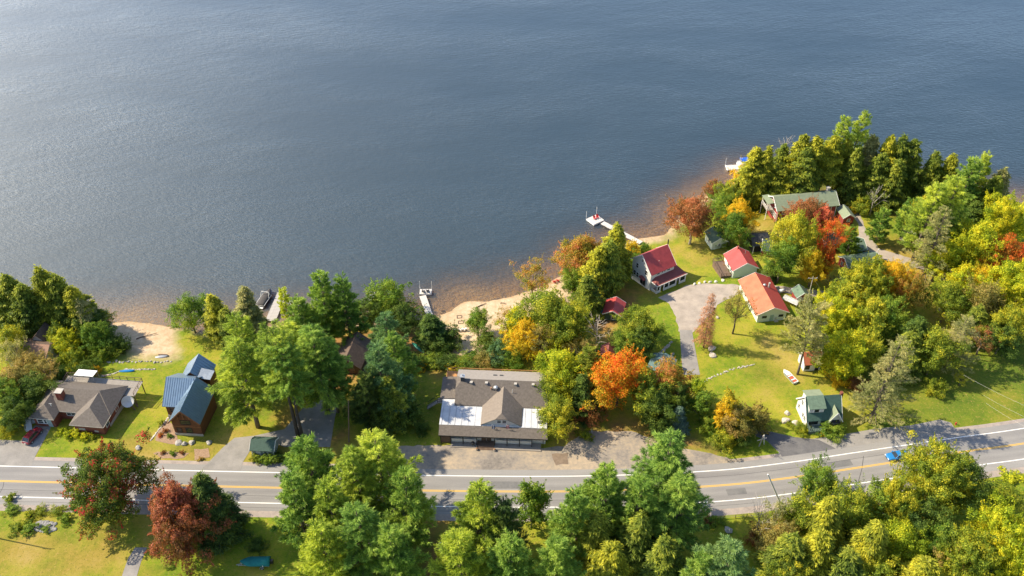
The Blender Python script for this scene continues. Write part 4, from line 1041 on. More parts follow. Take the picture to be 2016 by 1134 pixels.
    def door(s, side, pos, z, w, h, m, dim=None):
        u0, u1, v0, v1 = dim or s.dim
        P = {'F': lambda a, d: (a, v0-d), 'B': lambda a, d: (a, v1+d), 'L': lambda a, d: (u0-d, a), 'R': lambda a, d: (u1+d, a)}[side]
        def bb(n, a0, a1, z0, z1, d0, d1, mm, par):
            p, q = P(a0, d0), P(a1, d1); return box(n, (min(p[0], q[0]), min(p[1], q[1]), z0), (max(p[0], q[0]), max(p[1], q[1]), z1), mm, par)
        o = bb('door', pos-w/2, pos+w/2, z, z+h, .0, .05, m, s.o); bb('handle', pos+w*.35, pos+w*.42, z+h*.45, z+h*.52, .051, .10, galv, o); return o
    def rail(s, pts, z, h, m, name='railing', step=1.4):
        mb = MB()
        for p, q in zip(pts, pts[1:]):
            mb.bar((*p, z+h), (*q, z+h), .09); mb.bar((*p, z+h*.5), (*q, z+h*.5), .06)
            d = math.hypot(q[0]-p[0], q[1]-p[1]); n = max(1, int(d/step))
            for i in range(n+1): mb.bar((p[0]+(q[0]-p[0])*i/n, p[1]+(q[1]-p[1])*i/n, z), (p[0]+(q[0]-p[0])*i/n, p[1]+(q[1]-p[1])*i/n, z+h+.05), .09)
        return mb.obj(name, m, s.o)
    def boards(s, u0, u1, v0, v1, z, n, m, along='u', th=.06, name='board'):
        """deck boards laid one by one"""
        st = ((u1-u0) if along == 'v' else (v1-v0))/n; first = None
        for i in range(n):
            if along == 'v': a, b = (u0+i*st+.012, v0, z-th), (u0+(i+1)*st-.012, v1, z)
            else: a, b = (u0, v0+i*st+.012, z-th), (u1, v0+(i+1)*st-.012, z)
            if first is None: first = box(name, a, b, m, s.o); org = a
            else:
                c = first.copy(); COL.objects.link(c); c.location = (a[0]-org[0], a[1]-org[1], 0)

# ---- the shop
S = Bld('lakeside_shop', 'long low shop with grey brown roofs and white flat roof sections', 865.9, 872.1, -3)
S.box('wall', (.2, .9, -.3), (22.4, 7.2, 3.2), white); S.box('wall', (.25, 1.9, 3.2), (22.35, 7.15, 3.75), white); S.dim = (.2, 22.4, .9, 7.2)
S.box('wall', (2.9, 7.2, -1.5), (22.2, 16.6, 4.15), white)
S.box('wall', (-.3, 8.9, -1.5), (2.9, 14.6, 3.9), white)
S.box('corner_wall', (.15, .2, -.1), (2.3, .9, 2.6), brownw)
S.poly('roof', [[(2.6, 7.0, 4.35), (22.6, 7.0, 4.35), (22.6, 10.2, 6.25), (20.6, 12.0, 7.4), (4.0, 12.0, 7.4), (2.6, 10.2, 6.25)]], shingle)
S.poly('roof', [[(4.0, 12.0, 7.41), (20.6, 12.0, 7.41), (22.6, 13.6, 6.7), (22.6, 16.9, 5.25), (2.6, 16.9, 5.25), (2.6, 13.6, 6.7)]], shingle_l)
S.poly('roof', [[(2.6, 10.2, 6.25), (4.0, 12.0, 7.4), (2.6, 13.6, 6.7)], [(20.6, 12.0, 7.4), (22.6, 10.2, 6.25), (22.6, 13.6, 6.7)]], shingle, .1)
MB().add([(2.9, 7.2, 4.1), (2.9, 10.2, 6.0), (2.9, 13.6, 6.4), (2.9, 16.6, 5.1), (2.9, 16.6, 4.1)], [(0, 1, 2, 3, 4)]).obj('gable_wall', white, S.o)
MB().add([(22.2, 7.2, 4.1), (22.2, 10.2, 6.0), (22.2, 13.6, 6.4), (22.2, 16.6, 5.1), (22.2, 16.6, 4.1)], [(0, 1, 2, 3, 4)]).obj('gable_wall', white, S.o)
# cross gable with clipped front
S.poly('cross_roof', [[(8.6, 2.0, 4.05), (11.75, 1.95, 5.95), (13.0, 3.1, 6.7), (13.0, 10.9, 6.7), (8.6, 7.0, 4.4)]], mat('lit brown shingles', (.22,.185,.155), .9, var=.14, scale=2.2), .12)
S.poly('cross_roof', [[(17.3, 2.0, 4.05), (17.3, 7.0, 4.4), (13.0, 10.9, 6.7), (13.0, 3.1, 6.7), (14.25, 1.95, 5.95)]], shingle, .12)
S.poly('clipped_roof', [[(11.75, 1.95, 5.96), (14.25, 1.95, 5.96), (13.0, 3.1, 6.71)]], shingle, .1)
MB().loft([[(9.0, v, 3.7), (17.0, v, 3.7), (17.0, v, 4.0), (14.2, v, 5.75), (11.8, v, 5.75), (9.0, v, 4.0)] for v in (2.3, 7.0)]).obj('gable_wall', white, S.o)
S.win('F', 12.5, 4.5, .75, .8, dim=(0, 0, 2.3, 0)); S.win('F', 13.6, 4.5, .75, .8, dim=(0, 0, 2.3, 0))
S.poly('flat_roof', [[(-.15, 1.75, 3.9), (8.7, 1.75, 3.95), (8.7, 6.95, 4.2), (2.65, 6.95, 4.2), (2.65, 8.9, 4.2), (-.15, 8.9, 4.15)]], roof_white)
S.poly('flat_roof', [[(17.2, 1.75, 3.95), (22.6, 1.75, 3.92), (22.6, 6.95, 4.22), (17.2, 6.95, 4.2)]], roof_white)
for i in range(6): MB().bar((.3+1.4*i, 1.8, 3.96), (.3+1.4*i, 6.85, 4.21), .07, .05).obj('membrane_seam', mseam, S.o)
for i in range(4): MB().bar((17.9+1.3*i, 1.8, 3.97), (17.9+1.3*i, 6.85, 4.23), .07, .05).obj('membrane_seam', mseam, S.o)
S.poly('porch_roof', [[(-.1, -.35, 2.9), (22.8, -.35, 2.9), (22.7, 1.8, 3.86), (-.1, 1.8, 3.86)]], shingle, .14)
S.poly('annex_roof', [[(-.75, 8.85, 4.3), (2.55, 8.85, 4.5), (2.55, 15.0, 4.95), (-.75, 15.0, 4.7)]], shingle)
S.box('fascia', (-.08, -.42, 2.66), (22.78, -.36, 2.92), dark)
for u in (.3, 2.4, 5.0, 7.9, 11.7, 14.3, 16.9, 19.5, 21.9): S.box('post', (u-.07, -.28, -.05), (u+.07, -.14, 2.7), dark)
for u0, u1 in ((2.5, 4.9), (5.1, 7.8), (11.8, 14.2), (14.4, 16.8), (17.0, 19.4)):
    S.box('wall_panel', (u0, .35, .25), (u1, .43, 1.2), whitet); S.win('F', (u0+u1)/2, 1.95, u1-u0-.5, .7, fm=dark, dim=(0, 0, .87, 0), mull=0)
S.door('F', 9.3, .35, 1.0, 2.1, brownw); S.door('F', 10.4, .35, 1.0, 2.1, brownw)
S.box('deck_frame', (2.4, -1.05, -.1), (8.0, .78, .12), greyw); S.box('deck_frame', (11.6, -1.25, -.1), (21.5, .78, .12), greyw)
S.boards(2.4, 8.0, -1.05, .78, .19, 8, greyw); S.boards(11.6, 21.5, -1.25, .78, .19, 8, greyw); S.boards(8.02, 11.58, -.95, .88, .34, 12, brownw, 'v')
for i in range(2): S.box('step', (8.05, -1.45+.22*i, -.1), (11.55, -1.0+.22*i, .08+.1*i), brownw)
for u in (5.2, 8.5, 14.8, 18.6):
    k = S.box('roof_vent', (u+.5, 11.0, 6.75), (u+.95, 11.45, 7.25), concrete); S.box('vent_cap', (u+.42, 10.92, 7.252), (u+1.03, 11.53, 7.33), concrete)
MB().lathe([(.3, 0), (.3, .35), (.5, .4), (.52, .6), (.35, .82), (.05, .9)], (11.3, 10.3, 6.3), 14).obj('turbine_vent', galv, S.o, True)
MB().tube((14.9, 9.7, 5.8), (14.9, 9.7, 6.9), .06).obj('vent_pipe', whitet, S.o); MB().tube((10.3, 10.2, 6.1), (10.3, 10.2, 6.9), .13).obj('vent_pipe', mat('copper pipe', (.45,.25,.15), .5), S.o)
ch = S.box('chimney', (3.6, 11.5, 5.8), (4.4, 12.3, 8.3), roof_dk); box('chimney_cap', (3.5, 11.4, 8.302), (4.5, 12.4, 8.42), galv, ch); MB().tube((4.0, 11.9, 8.42), (4.0, 11.9, 8.9), .18).obj('flue', galv, ch)
for u in (10.5, 11.9): S.box('skylight', (u, 14.2, 6.45), (u+.8, 14.5, 6.52), roof_dk)
a = S.box('air_conditioner', (20.6, 3.0, 4.0), (21.6, 4.1, 4.8), concrete); MB().lathe([(.36, 0), (.36, .04)], (21.1, 3.55, 4.802), 12).obj('fan_grille', roof_dk, a)
S.box('wall_mount', (21.75, 4.4, 4.0), (22.1, 5.0, 4.9), roof_dk)
S.boards(-.2, 2.5, 15.2, 19.0, 2.6, 12, deckw); S.boards(2.5, 20.5, 17.2, 19.0, 2.6, 6, deckw)
S.rail([(-.15, 15.2), (-.15, 19.0), (20.5, 19.0)], 2.6, 1.0, deckw, step=1.6)
for u in (0, 5, 10, 15, 20): S.box('deck_post', (u-.08, 18.8, -3), (u+.08, 18.96, 2.5), deckw)
S.box('landing', (-1.5, 9.5, 2.0), (-.35, 10.9, 2.15), greyw)
st = MB()
for i in range(7): st.box((-1.5-.34*(i+1), 9.6, 2.0-.3*(i+1)), (-1.5-.34*i, 10.8, 2.1-.3*(i+1)))
st.obj('stairs', greyw, S.o); S.rail([(-1.45, 9.55), (-.4, 9.55)], 2.15, .9, dark); MB().bar((-1.5, 9.55, 3.0), (-3.9, 9.55, .8), .08).bar((-1.5, 10.85, 3.0), (-3.9, 10.85, .8), .08).obj('stair_rail', dark, S.o)
fl1 = thing('flag', 'blue and white flag on the left of the shop gable', 'flag', S.o.matrix_basis @ Vector((11.2, 2.05, 4.0)), -3)
fl2 = thing('flag', 'red and white striped flag on the right of the shop gable', 'flag', S.o.matrix_basis @ Vector((14.2, 2.05, 4.2)), -3)
flag_b = mat('blue flag cloth', (.10,.13,.24), .8); flag_r = mat('red flag cloth', (.50,.05,.06), .8); flag_w = mat('white flag cloth', (.75,.74,.72), .8)
for fl, cols in ((fl1, (flag_b, flag_w, flag_b)), (fl2, (flag_r, flag_w, flag_r, flag_w, flag_r))):
    MB().tube((0, .25, -.05), (-.15, -.9, .9), .035).obj('flag_pole', whitet, fl)
    for i, c_ in enumerate(cols):
        k = len(cols); w_ = .62/k
        MB().loft([[(-.14+i*w_, -.86+.03*math.sin(t*2), .78-.2*t), (-.14+(i+1)*w_-.004, -.80+.05*math.sin(t*2+1), .80-.2*t), (-.14+(i+1)*w_-.004, -.78+.05*math.sin(t*2+1), .80-.2*t), (-.14+i*w_, -.84+.03*math.sin(t*2), .78-.2*t)] for t in range(6)]).obj('stripe', c_, fl)
for u, lb in ((8.0, 'left flower tub beside the shop steps'), (11.75, 'right flower tub beside the shop steps')):
    p = thing('flower_tub', lb, 'planter', S.o.matrix_basis @ Vector((u, -1.5, 0)), 0)
    MB().lathe([(.22, 0), (.30, .45), (.26, .46), (.25, .38)], n=12).obj('pot', concrete, p); box('plant', (-.2, -.2, .4), (.2, .2, .62), mat('geranium', (.30,.16,.08), .8, var=.6, scale=8), p, .08)
bx_ = thing('barbecue', 'black barbecue on the shop porch', 'barbecue', S.o.matrix_basis @ Vector((7.1, -.5, .19)), 0)
MB().lathe([(.1, .5), (.36, .65), (.40, .85), (.36, 1.02), (.12, 1.14)], n=14).obj('kettle', black, bx_, True)
for k in range(3): MB().tube((.15*math.cos(k*2.1), .15*math.sin(k*2.1), .55), (.36*math.cos(k*2.1), .36*math.sin(k*2.1), 0), .025).obj('leg', black, bx_)

# ---- brick house
B = Bld('brick_house', 'red brick house with brown hip roofs and chimney', 200.7, 852.7, -6)
B.box('wall', (-15.0, 3.2, -3.5), (1.0, 10.8, 2.85), brick_m); B.box('wall', (-5.5, -.3, -3.5), (.95, 3.2, 2.85), brick_m); B.box('wall', (-15.0, .6, -3.5), (-10.4, 3.2, 2.85), brick_m)
B.box('foundation', (1.0, 2.0, -4), (1.06, 10.7, .6), concrete)
B.hip(-15.6, 1.6, 2.6, 11.4, 3.0, 5.6, (-11.0, 7.0), (-2.2, 7.0), shingle)
B.hip(-6.0, 1.5, -.9, 8.0, 2.98, 5.45, (-2.2, 2.3), (-2.2, 6.8), mat('brown shingles', (.155,.134,.117), .9, var=.22, scale=2.2, bump=.25))
B.hip(-15.55, -9.9, .1, 7.0, 2.96, 4.9, (-12.7, 2.6), (-12.7, 6.0), shingle)
for p, q in (((-15.6, 2.6), (-15.55, .1)), ((-15.55, .08), (-9.9, .08)), ((-9.9, 2.58), (-6.0, 2.58)), ((-6.0, -.92), (1.5, -.92)), ((1.62, -.9), (1.62, 11.4))): MB().bar((*p, 2.86), (*q, 2.86), .07, .16).obj('gutter', concrete, B.o)
ch = B.box('chimney', (-10.9, 4.6, 3.6), (-9.5, 5.9, 6.4), brick_m); box('chimney_cap', (-11.0, 4.5, 6.402), (-9.4, 6.0, 6.52), concrete, ch)
# brick courses of the chimney
bshade = [mat('chimney brick %s' % n, c_, .9, var=.15) for n, c_ in (('red', (.27,.065,.045)), ('dark', (.20,.05,.035)), ('pale', (.33,.10,.065)))]
for k in range(8):
    for i in range(5):
        u = -10.9+.28*i+(.14 if k % 2 else 0); box('brick', (u+.01, 4.58, 5.0+.17*k), (min(u+.26, -9.5), 4.602, 5.15+.17*k), bshade[(i*7+k*3) % 3], ch)
B.dim = (-15.0, 1.0, 3.2, 10.8); B.win('F', -7.9, 1.2, 2.0, 1.0, mull=2)
B.dim = (-5.5, .95, -.3, 3.2); B.win('L', 1.4, .9, 1.2, 1.1); B.win('R', 1.5, 1.0, 1.2, 1.0); B.win('R', 6.0, 1.0, 1.2, 1.0)
B.box('brick_arch', (-4.6, -.36, .9), (-3.2, -.3, 1.5), concrete); B.box('white_panel', (-1.2, -.36, .6), (-.3, -.3, 1.1), concrete)
B.dim = (-15.0, -10.4, .6, 3.2); B.win('F', -13.6, 1.0, 1.2, 1.1); B.door('F', -11.6, .05, 1.0, 2.1, mat('grey green door', (.35,.42,.42), .6)); B.win('F', -12.5, 1.0, .5, 1.1)
B.boards(-13.5, 4.0, 11.45, 13.6, 2.4, 9, greyw); B.boards(1.1, 4.0, 9.0, 11.4, 2.4, 9, greyw)
B.rail([(-13.4, 11.5), (-13.4, 13.55), (3.9, 13.55), (3.9, 9.1)], 2.4, 1.05, brownw, step=1.7)
for u, v in ((-13, 13.3), (-8, 13.3), (-3, 13.3), (3.7, 13.3), (3.7, 9.3)): B.box('deck_post', (u-.08, v-.08, -4), (u+.08, v+.08, 2.33), brownw)
MB().bar((1.2, 9.2, 2.2), (4.0, 7.6, -.6), .2).bar((1.2, 10.2, 2.2), (4.2, 8.6, -.6), .2).obj('deck_stairs', brownw, B.o)
aw = thing('awning', 'white canvas awning over the brick house back deck', 'awning', B.o.matrix_basis @ Vector((-10.6, 11.7, 2.4)), -6)
MB().slab([(0, 0, 2.3), (4.4, 0, 2.3), (4.4, 2.2, 2.0), (0, 2.2, 2.0)], .05).obj('canvas', flag_w, aw)
for u, v, zz in ((.1, .1, 2.24), (4.3, .1, 2.24), (.1, 2.1, 1.95), (4.3, 2.1, 1.95)): MB().tube((u, v, 0), (u, v, zz), .04).obj('leg', galv, aw)
MB().lathe([(.08, 0), (.5, .1), (.95, .32), (.97, .34), (.9, .33), (.45, .16), (.05, .08)], n=22).obj('reflector', mat('dish grey', (.62,.62,.60), .5, var=.1), None)
dsh = bpy.data.objects['reflector']; dt = thing('satellite_dish', 'large grey satellite dish beside the brick house', 'dish', (*GT(256, 803)[:2], GT(256, 803)[2]), 0)
dsh.parent = dt; dsh.location = (0, 0, 2.0); dsh.rotation_euler = (R(35), R(28), 0); dsh.scale = (1.35, 1.35, 1.35)
MB().tube((0, 0, -.3), (0, 0, 2.1), .07).obj('mast', galv, dt); MB().tube((0, 0, 2.1), (.45, -.55, 3.1), .025).obj('feed_arm', galv, dt)
an = B.box('antenna_mount', (-11.2, 2.5, 4.5), (-11.1, 2.6, 5.2), whitet); MB().bar((-11.5, 2.55, 5.2), (-10.8, 2.55, 5.25), .05).obj('antenna', whitet, an)
rp = thing('access_ramp', 'white access ramp left of the brick house', 'ramp', (*GT(52, 850)[:2], GT(52, 850)[2]), 24)
MB().slab([(0, 0, .1), (1.2, 0, .1), (1.2, 3.4, .8), (0, 3.4, .8)], .1).obj('ramp_deck', whitet, rp); MB().bar((0, 0, .9), (0, 3.4, 1.7), .06).bar((0, 0, 0), (0, 0, .9), .06).bar((0, 3.4, .7), (0, 3.4, 1.7), .06).obj('handrail', whitet, rp)
for i in range(4): box('step', (1.3, 1.9+.35*i, .0), (2.3, 2.2+.35*i, .2+.18*i), whitet, rp)

# ---- log house
H = Bld('log_house', 'brown log house with blue metal roofs and stone base', 345.6, 855.9, -4)
H.wallg(.1, 6.1, 0, 9.0, 4.9, 8.2, 'v', logwood); r_ = H.roofg(.1, 6.1, -.2, 9.0, 4.9, 8.2, 'v', roof_blue, .5, .45, trim=logtrim)
H.box('stone_base', (.02, -.08, -2.5), (6.18, -.003, .7), stone_m)
H.dim = (.1, 6.1, 0, 9.0); H.win('F', 3.1, 3.6, 2.0, 1.1, fm=dark, mull=2); H.win('F', 3.4, 1.0, 1.2, 1.4, fm=dark); H.win('F', 1.3, 1.1, .9, 1.1, fm=dark); H.box('belly_band', (.05, -.05, 2.75), (6.15, -.004, 3.0), logtrim)
for u, zt in ((3.1, 7.6), (1.9, 6.3), (4.3, 6.3)): H.box('gable_brace', (u-.08, -.34, 5.4), (u+.08, -.2, zt), logtrim)
H.wallg(-3.0, 3.0, 4.6, 13.2, 4.9, 8.2, 'u', logwood); H.roofg(-3.0, 3.0, 4.6, 13.2, 4.9, 8.2, 'u', roof_blue, .3, .7)
H.box('stone_base', (-3.08, 4.5, -2.5), (-.0, 4.597, 1.0), stone_m)
H.dim = (-3.0, 3.0, 4.6, 13.2); H.win('F', -1.5, 2.2, 1.2, 1.2, fm=dark); H.win('L', 9.0, 2.5, 1.2, 1.2, fm=dark)
H.wallg(-2.0, 3.6, 12.0, 17.2, 4.4, 7.2, 'v', logwood, -4); H.roofg(-2.0, 3.6, 12.0, 17.2, 4.4, 7.2, 'v', roof_blue, .3, .45)
H.poly('dormer_roof', [[(2.4, 11.0, 6.3), (5.2, 11.0, 5.9), (5.2, 14.0, 5.7), (2.4, 14.0, 6.4)]], mat('blue metal with reflection tint', (.36,.40,.45), .4, .5, metal=.3), .1)  # the metal's reflection is put into the colour as a paler blue
H.box('wall', (2.4, 11.1, 3.5), (5.0, 13.8, 5.55), logwood)
# standing seams, one by one
zr, ze = 8.2+.128, 4.9+.096; sl = (zr-ze)/3.0
for k in range(17):
    v = -.55+.6*k
    if v > 9.4: break
    MB().bar((3.12, v, zr+.02), (6.5, v, zr-sl*3.4+.02), .05, .08).obj('seam', roof_blue, H.o)
    if v < 5.0: MB().bar((3.08, v, zr+.02), (-.3, v, zr-sl*3.4+.02), .05, .08).obj('seam', roof_blue, H.o)
sl2 = (8.2-4.9+.032)/4.3
for k in range(13):
    u = -3.25+.5*k
    if u < .35: lo_v = 3.95
    else: lo_v = min(9, 3.95+(u-.3)*1.75)
    if lo_v < 8.4: MB().bar((u, 8.88, 8.36), (u, lo_v, 8.36-sl2*(8.9-lo_v)), .05, .08).obj('seam', roof_blue, H.o)
for k in range(8):
    v = 11.8+.75*k; MB().bar((.82, v, 7.34), (4.0, v, 7.34-1.0*3.2), .05, .08).obj('seam', roof_blue, H.o)

# ---- generic small cabins
def cabin(name, label, px, py, ang, w, d, ze, zr, axis, wm, rm, trim=None, wins=(), doors=(), ov=.3, oe=.35, m2=None, fm=None, cat='cabin', dz=0):
    b_ = Bld(name, label, px, py, ang, dz, cat); b_.wallg(0, w, 0, d, ze, zr, axis, wm); b_.roof = b_.roofg(0, w, 0, d, ze, zr, axis, rm, ov, oe, trim=trim, m2=m2)
    for sd, p, z, ww, hh in wins: b_.win(sd, p, z, ww, hh, fm=fm)
    for sd, p, m_ in doors: b_.door(sd, p, .05, .95, 2.05, m_)
    return b_
# white house with red roof
W_ = Bld('white_house', 'white two storey house with red roof and wraparound porch', 1278.4, 570, 32)
W_.wallg(-.3, 7.3, -.3, 7.2, 5.7, 9.2, 'u', white); W_.roofg(-.3, 7.3, -.3, 7.2, 5.7, 9.2, 'u', roof_red, .35, .45, trim=whitet)
for p, z, w, h in ((3.4, 6.9, .7, .8), (1.6, 3.9, .85, 1.4), (5.2, 3.9, .85, 1.4), (4.8, 1.1, .8, 1.4), (5.9, 1.1, .8, 1.4)): W_.win('L', p, z, w, h)
W_.door('L', 2.0, .1, 1.0, 2.1, dark); W_.door('L', 3.05, .1, .9, 2.1, dark)
MB().loft([[(-.35, 2.5+1.1*math.cos(t), 2.35+.55*math.sin(t)) for t in np.linspace(0, math.pi, 7)], [(-1.1, 2.5+1.1*math.cos(t), 2.3+.1*math.sin(t)) for t in np.linspace(0, math.pi, 7)]]).obj('door_hood', roof_dred, W_.o)
for p, w in ((2.1, .9), (3.5, .45), (4.2, .45), (5.5, 1.0)): W_.win('F', p, 4.35, w, .75 if w > .6 else .45)
W_.poly('porch_roof', [[(0, -2.75, 3.0), (9.8, -2.75, 3.0), (7.4, -.35, 3.85), (1.2, -.35, 3.85)], [(0, -2.75, 3.0), (1.2, -.35, 3.85), (.0, -.35, 3.0)], [(9.8, -2.75, 3.0), (9.8, 3.4, 3.0), (7.4, 3.4, 3.85), (7.4, -.35, 3.85)]], roof_dred, .1)
W_.box('porch_floor', (.1, -2.6, -.8), (9.6, -.32, .15), concrete); W_.box('porch_floor', (7.35, -.3, -.8), (9.6, 3.2, .15), concrete)
for u0, u1 in ((.15, 1.2), (2.5, 4.1), (4.1, 6.4), (7.7, 9.6)):
    W_.box('porch_wall', (u0, -2.62, -.5), (u1, -2.5, .95), white)
    W_.win('F', (u0+u1)/2, 1.1, u1-u0-.35, 1.35, dim=(0, 0, -2.5, 0), mull=0)
for u in (.2, 1.3, 2.4, 4.1, 6.5, 7.6, 9.55): W_.box('porch_post', (u-.08, -2.66, .0), (u+.08, -2.5, 2.85), whitet)
W_.box('porch_wall', (.1, -2.5, -.5), (.22, -.4, .95), white); W_.box('porch_wall', (9.5, -2.5, -.5), (9.62, 3.2, .95), white)
W_.box('fascia', (-.02, -2.84, 2.8), (9.85, -2.76, 3.0), whitet); W_.box('fascia', (-.08, -2.74, 2.8), (-.01, -.4, 3.0), whitet)
W_.box('step', (1.4, -3.3, -.9), (2.4, -2.64, .0), concrete); W_.box('step', (6.5, -3.3, -.9), (7.6, -2.64, .0), concrete)
MB().tube((7.9, 3.7, 2), (7.9, 3.7, 10.6), .16).obj('chimney_pipe', dark, W_.o); MB().tube((3.2, 1.2, 6.2), (3.2, 1.2, 7.4), .06).obj('vent_pipe', whitet, W_.o)
# small green cabin with red roof
g = cabin('green_cabin', 'small dark green cabin with red roof near the beach', 1189, 630, -15, 4.0, 4.6, 2.6, 3.7, 'v', dgreen, roof_red, whitet, [('F', 2.3, .8, 1.0, 1.1)], ov=.5, oe=.5)
g.box('side_lean_to', (-1.0, .2, -1.5), (-.02, 2.4, 2.0), dgreen)
# red roofed hall
h_ = cabin('camp_hall', 'white hall with red roof and timber side deck', 1441.8, 547.9, 10, 6.4, 6.6, 2.8, 4.7, 'v', pgreen, roof_red, whitet, [('L', 1.5, 1.0, 1.0, 1.2), ('L', 3.5, 1.0, 1.0, 1.2)], [('L', 5.2, whitet)])
h_.boards(-3.0, -.05, .6, 7.0, .55, 18, brownw); h_.rail([(-.1, .55), (-2.95, .55), (-2.95, 7.0), (-.1, 7.0)], .55, .95, brownw)
h_.box('deck_skirt', (-2.9, .65, -1.5), (-.1, 6.9, .45), brownw); MB().tube((4.6, 4.6, 3.8), (4.6, 4.6, 4.9), .07).obj('vent_pipe', galv, h_.o)
MB().tube((3.0, 6.0, 4.0), (3.0, 6.0, 5.6), .22).obj('chimney_pipe', mat('brick red pipe', (.35,.12,.08), .8), h_.o)
# long building
l_ = Bld('long_lodge', 'long pale green building with orange and red roof', 1497.2, 634, 8)
l_.wallg(-1.0, 6.2, 0, 13.0, 2.8, 4.5, 'v', pgreen); l_.roofg(-1.0, 6.2, 0, 13.0, 2.8, 4.5, 'v', roof_or, .35, .6, trim=whitet, m2=mat('red felt roofing', (.34,.06,.05), .7, var=.12))
l_.win('F', .7, 1.3, .95, .5, fm=dark, mull=0); l_.win('F', 4.9, 1.3, .95, .5, fm=dark, mull=0); l_.door('F', 2.6, .1, .9, 1.9, mat('grey green door 2', (.28,.38,.34), .6))
for v in (1.6, 4.0, 6.4, 8.8): l_.win('L', v, 1.0, 1.0, 1.0)
l_.box('meter_box', (3.5, -.25, .7), (3.9, -.01, 1.2), galv); l_.box('gas_bottle_stand', (3.4, -.6, 0), (4.3, -.05, .2), concrete)
MB().tube((4.4, 8.2, 3.2), (4.4, 8.2, 5.2), .25).obj('chimney_pipe', concrete, l_.o); MB().lathe([(.3, 0), (.45, .2), (.3, .45), (.05, .5)], (3.4, 8.6, 4.1), 12).obj('roof_vent', galv, l_.o, True)
# booth
cabin('camp_booth', 'small red booth with green roof behind the long orange roof', 1567, 598, 10, 2.9, 2.9, 2.3, 3.4, 'v', redside, shingle_g, whitet, [('F', 1.9, .8, .8, 1.0)], [('F', .7, whitet)], cat='hut')
cabin('pale_cabin', 'pale green cabin under the rust red maple', 1401, 492, 12, 4.0, 5.0, 2.6, 3.8, 'v', pgreen, shingle_g, whitet, [('F', 2.0, 1.0, .6, .8), ('L', 2.4, 1.0, .8, .9)])
d1 = cabin('dark_cabin', 'dark roofed open shelter in the middle of the camp', 1480, 497, 5, 4.6, 5.2, 2.5, 4.2, 'u', dark, roof_dk, None, cat='shelter')
for u in (.1, 2.3, 4.5): d1.box('post', (u-.07, -.5, -1), (u+.07, -.36, 2.3), whitet)
cabin('dark_cabin', 'red cabin with dark green roof beside the open shelter', 1499, 505, -12, 5.0, 4.6, 2.4, 4.0, 'u', redside, mat('dark green roofing', (.065,.10,.09), .85, var=.2), whitet, [('F', 2.5, .9, .8, .9)])
# red lodge
q = Bld('red_lodge', 'two storey barn red lodge with pale green roof', 1526.5, 440.5, 9)
q.wallg(0, 17.2, 0, 6.8, 4.9, 6.9, 'u', redside); q.roofg(0, 17.2, 0, 6.8, 4.9, 6.9, 'u', shingle_lg, .6, .55, trim=whitet)
q.box('roof_seam', (8.6, -.4, 5.2), (9.4, .0, 5.35), roof_dk)
for v in (1.0, 2.1, 3.2, 4.3, 5.4): q.win('L', v, 1.3, .7, 1.5, mull=2)
for v in (2.2, 4.4): q.win('L', v, 4.1, .7, 1.0)
for u in (1.8, 4.4, 7.0, 9.6, 12.2, 15.2): q.win('F', u, 3.1, .95, 1.1); q.win('F', u, .7, .95, 1.2)
q.box('corner_board', (-.06, -.06, -1), (.12, -.005, 4.7), whitet); q.box('corner_board', (17.08, -.06, -1), (17.26, -.005, 4.7), whitet)
q.boards(-1.9, -.05, 3.0, 7.0, 2.6, 6, greyw, 'v'); q.rail([(-.1, 3.0), (-1.85, 3.0), (-1.85, 7.0), (-.1, 7.0)], 2.6, 1.0, whitet)
for v in (3.1, 6.9): q.box('balcony_post', (-1.9, v-.07, -1.5), (-1.76, v+.07, 5.0), whitet)
q.poly('balcony_roof', [[(-2.1, 2.8, 5.0), (-.1, 2.8, 5.2), (-.1, 7.2, 5.2), (-2.1, 7.2, 5.0)]], shingle_lg, .1)
k = q.box('chimney', (15.3, 3.6, 5.5), (16.1, 4.4, 7.9), concrete); box('chimney_cap', (15.2, 3.5, 7.902), (16.2, 4.5, 8.0), concrete, k)
q.box('roof_valley', (8.7, 1.0, 5.62), (8.85, 3.3, 6.0), roof_dk)
# cabins by the track
cabin('red_cabin', 'red cabin with pale green roof right below the lodge', 1658, 442, 8, 3.0, 4.2, 2.4, 3.4, 'v', redside, shingle_lg, whitet, [('F', 1.5, .9, .7, .8)])
cabin('red_cabin', 'red cabin with green roof hidden by the scarlet maple', 1622, 497, 12, 4.4, 4.6, 2.4, 3.6, 'u', redside, shingle_g, whitet, [('F', 1.2, .9, .8, .9), ('F', 3.2, .9, .8, .9)])
cabin('red_cabin', 'red cabin with green roof beside the track bend', 1672, 508, 10, 4.2, 5.4, 2.4, 3.7, 'u', redside, shingle_g, whitet, [('F', 2.0, .9, .8, .9)], [('F', 3.4, dark)])
cabin('red_cabin', 'long red cabin with green roof and white gable posts', 1667, 541, 14, 9.0, 4.6, 2.5, 3.7, 'u', redside, shingle_g, whitet, [('F', 3.0, .9, .8, .9), ('L', 1.4, .9, .7, 1.0), ('L', 3.1, .9, .7, 1.0)], [('F', 1.2, dark)])
# orange roofed shed
o_ = cabin('garden_shed', 'small white shed with orange roof under the pale trunked pine', 1581, 731, 6, 3.9, 3.6, 2.5, 4.2, 'u', white, roof_or, whitet, [('F', .8, .7, .8, 1.3)], cat='shed', fm=dark)
o_.box('sliding_door', (1.4, -.09, .05), (2.5, -.01, 2.1), whitet); o_.box('dark_opening', (2.65, -.05, .05), (3.5, -.008, 2.1), dark)
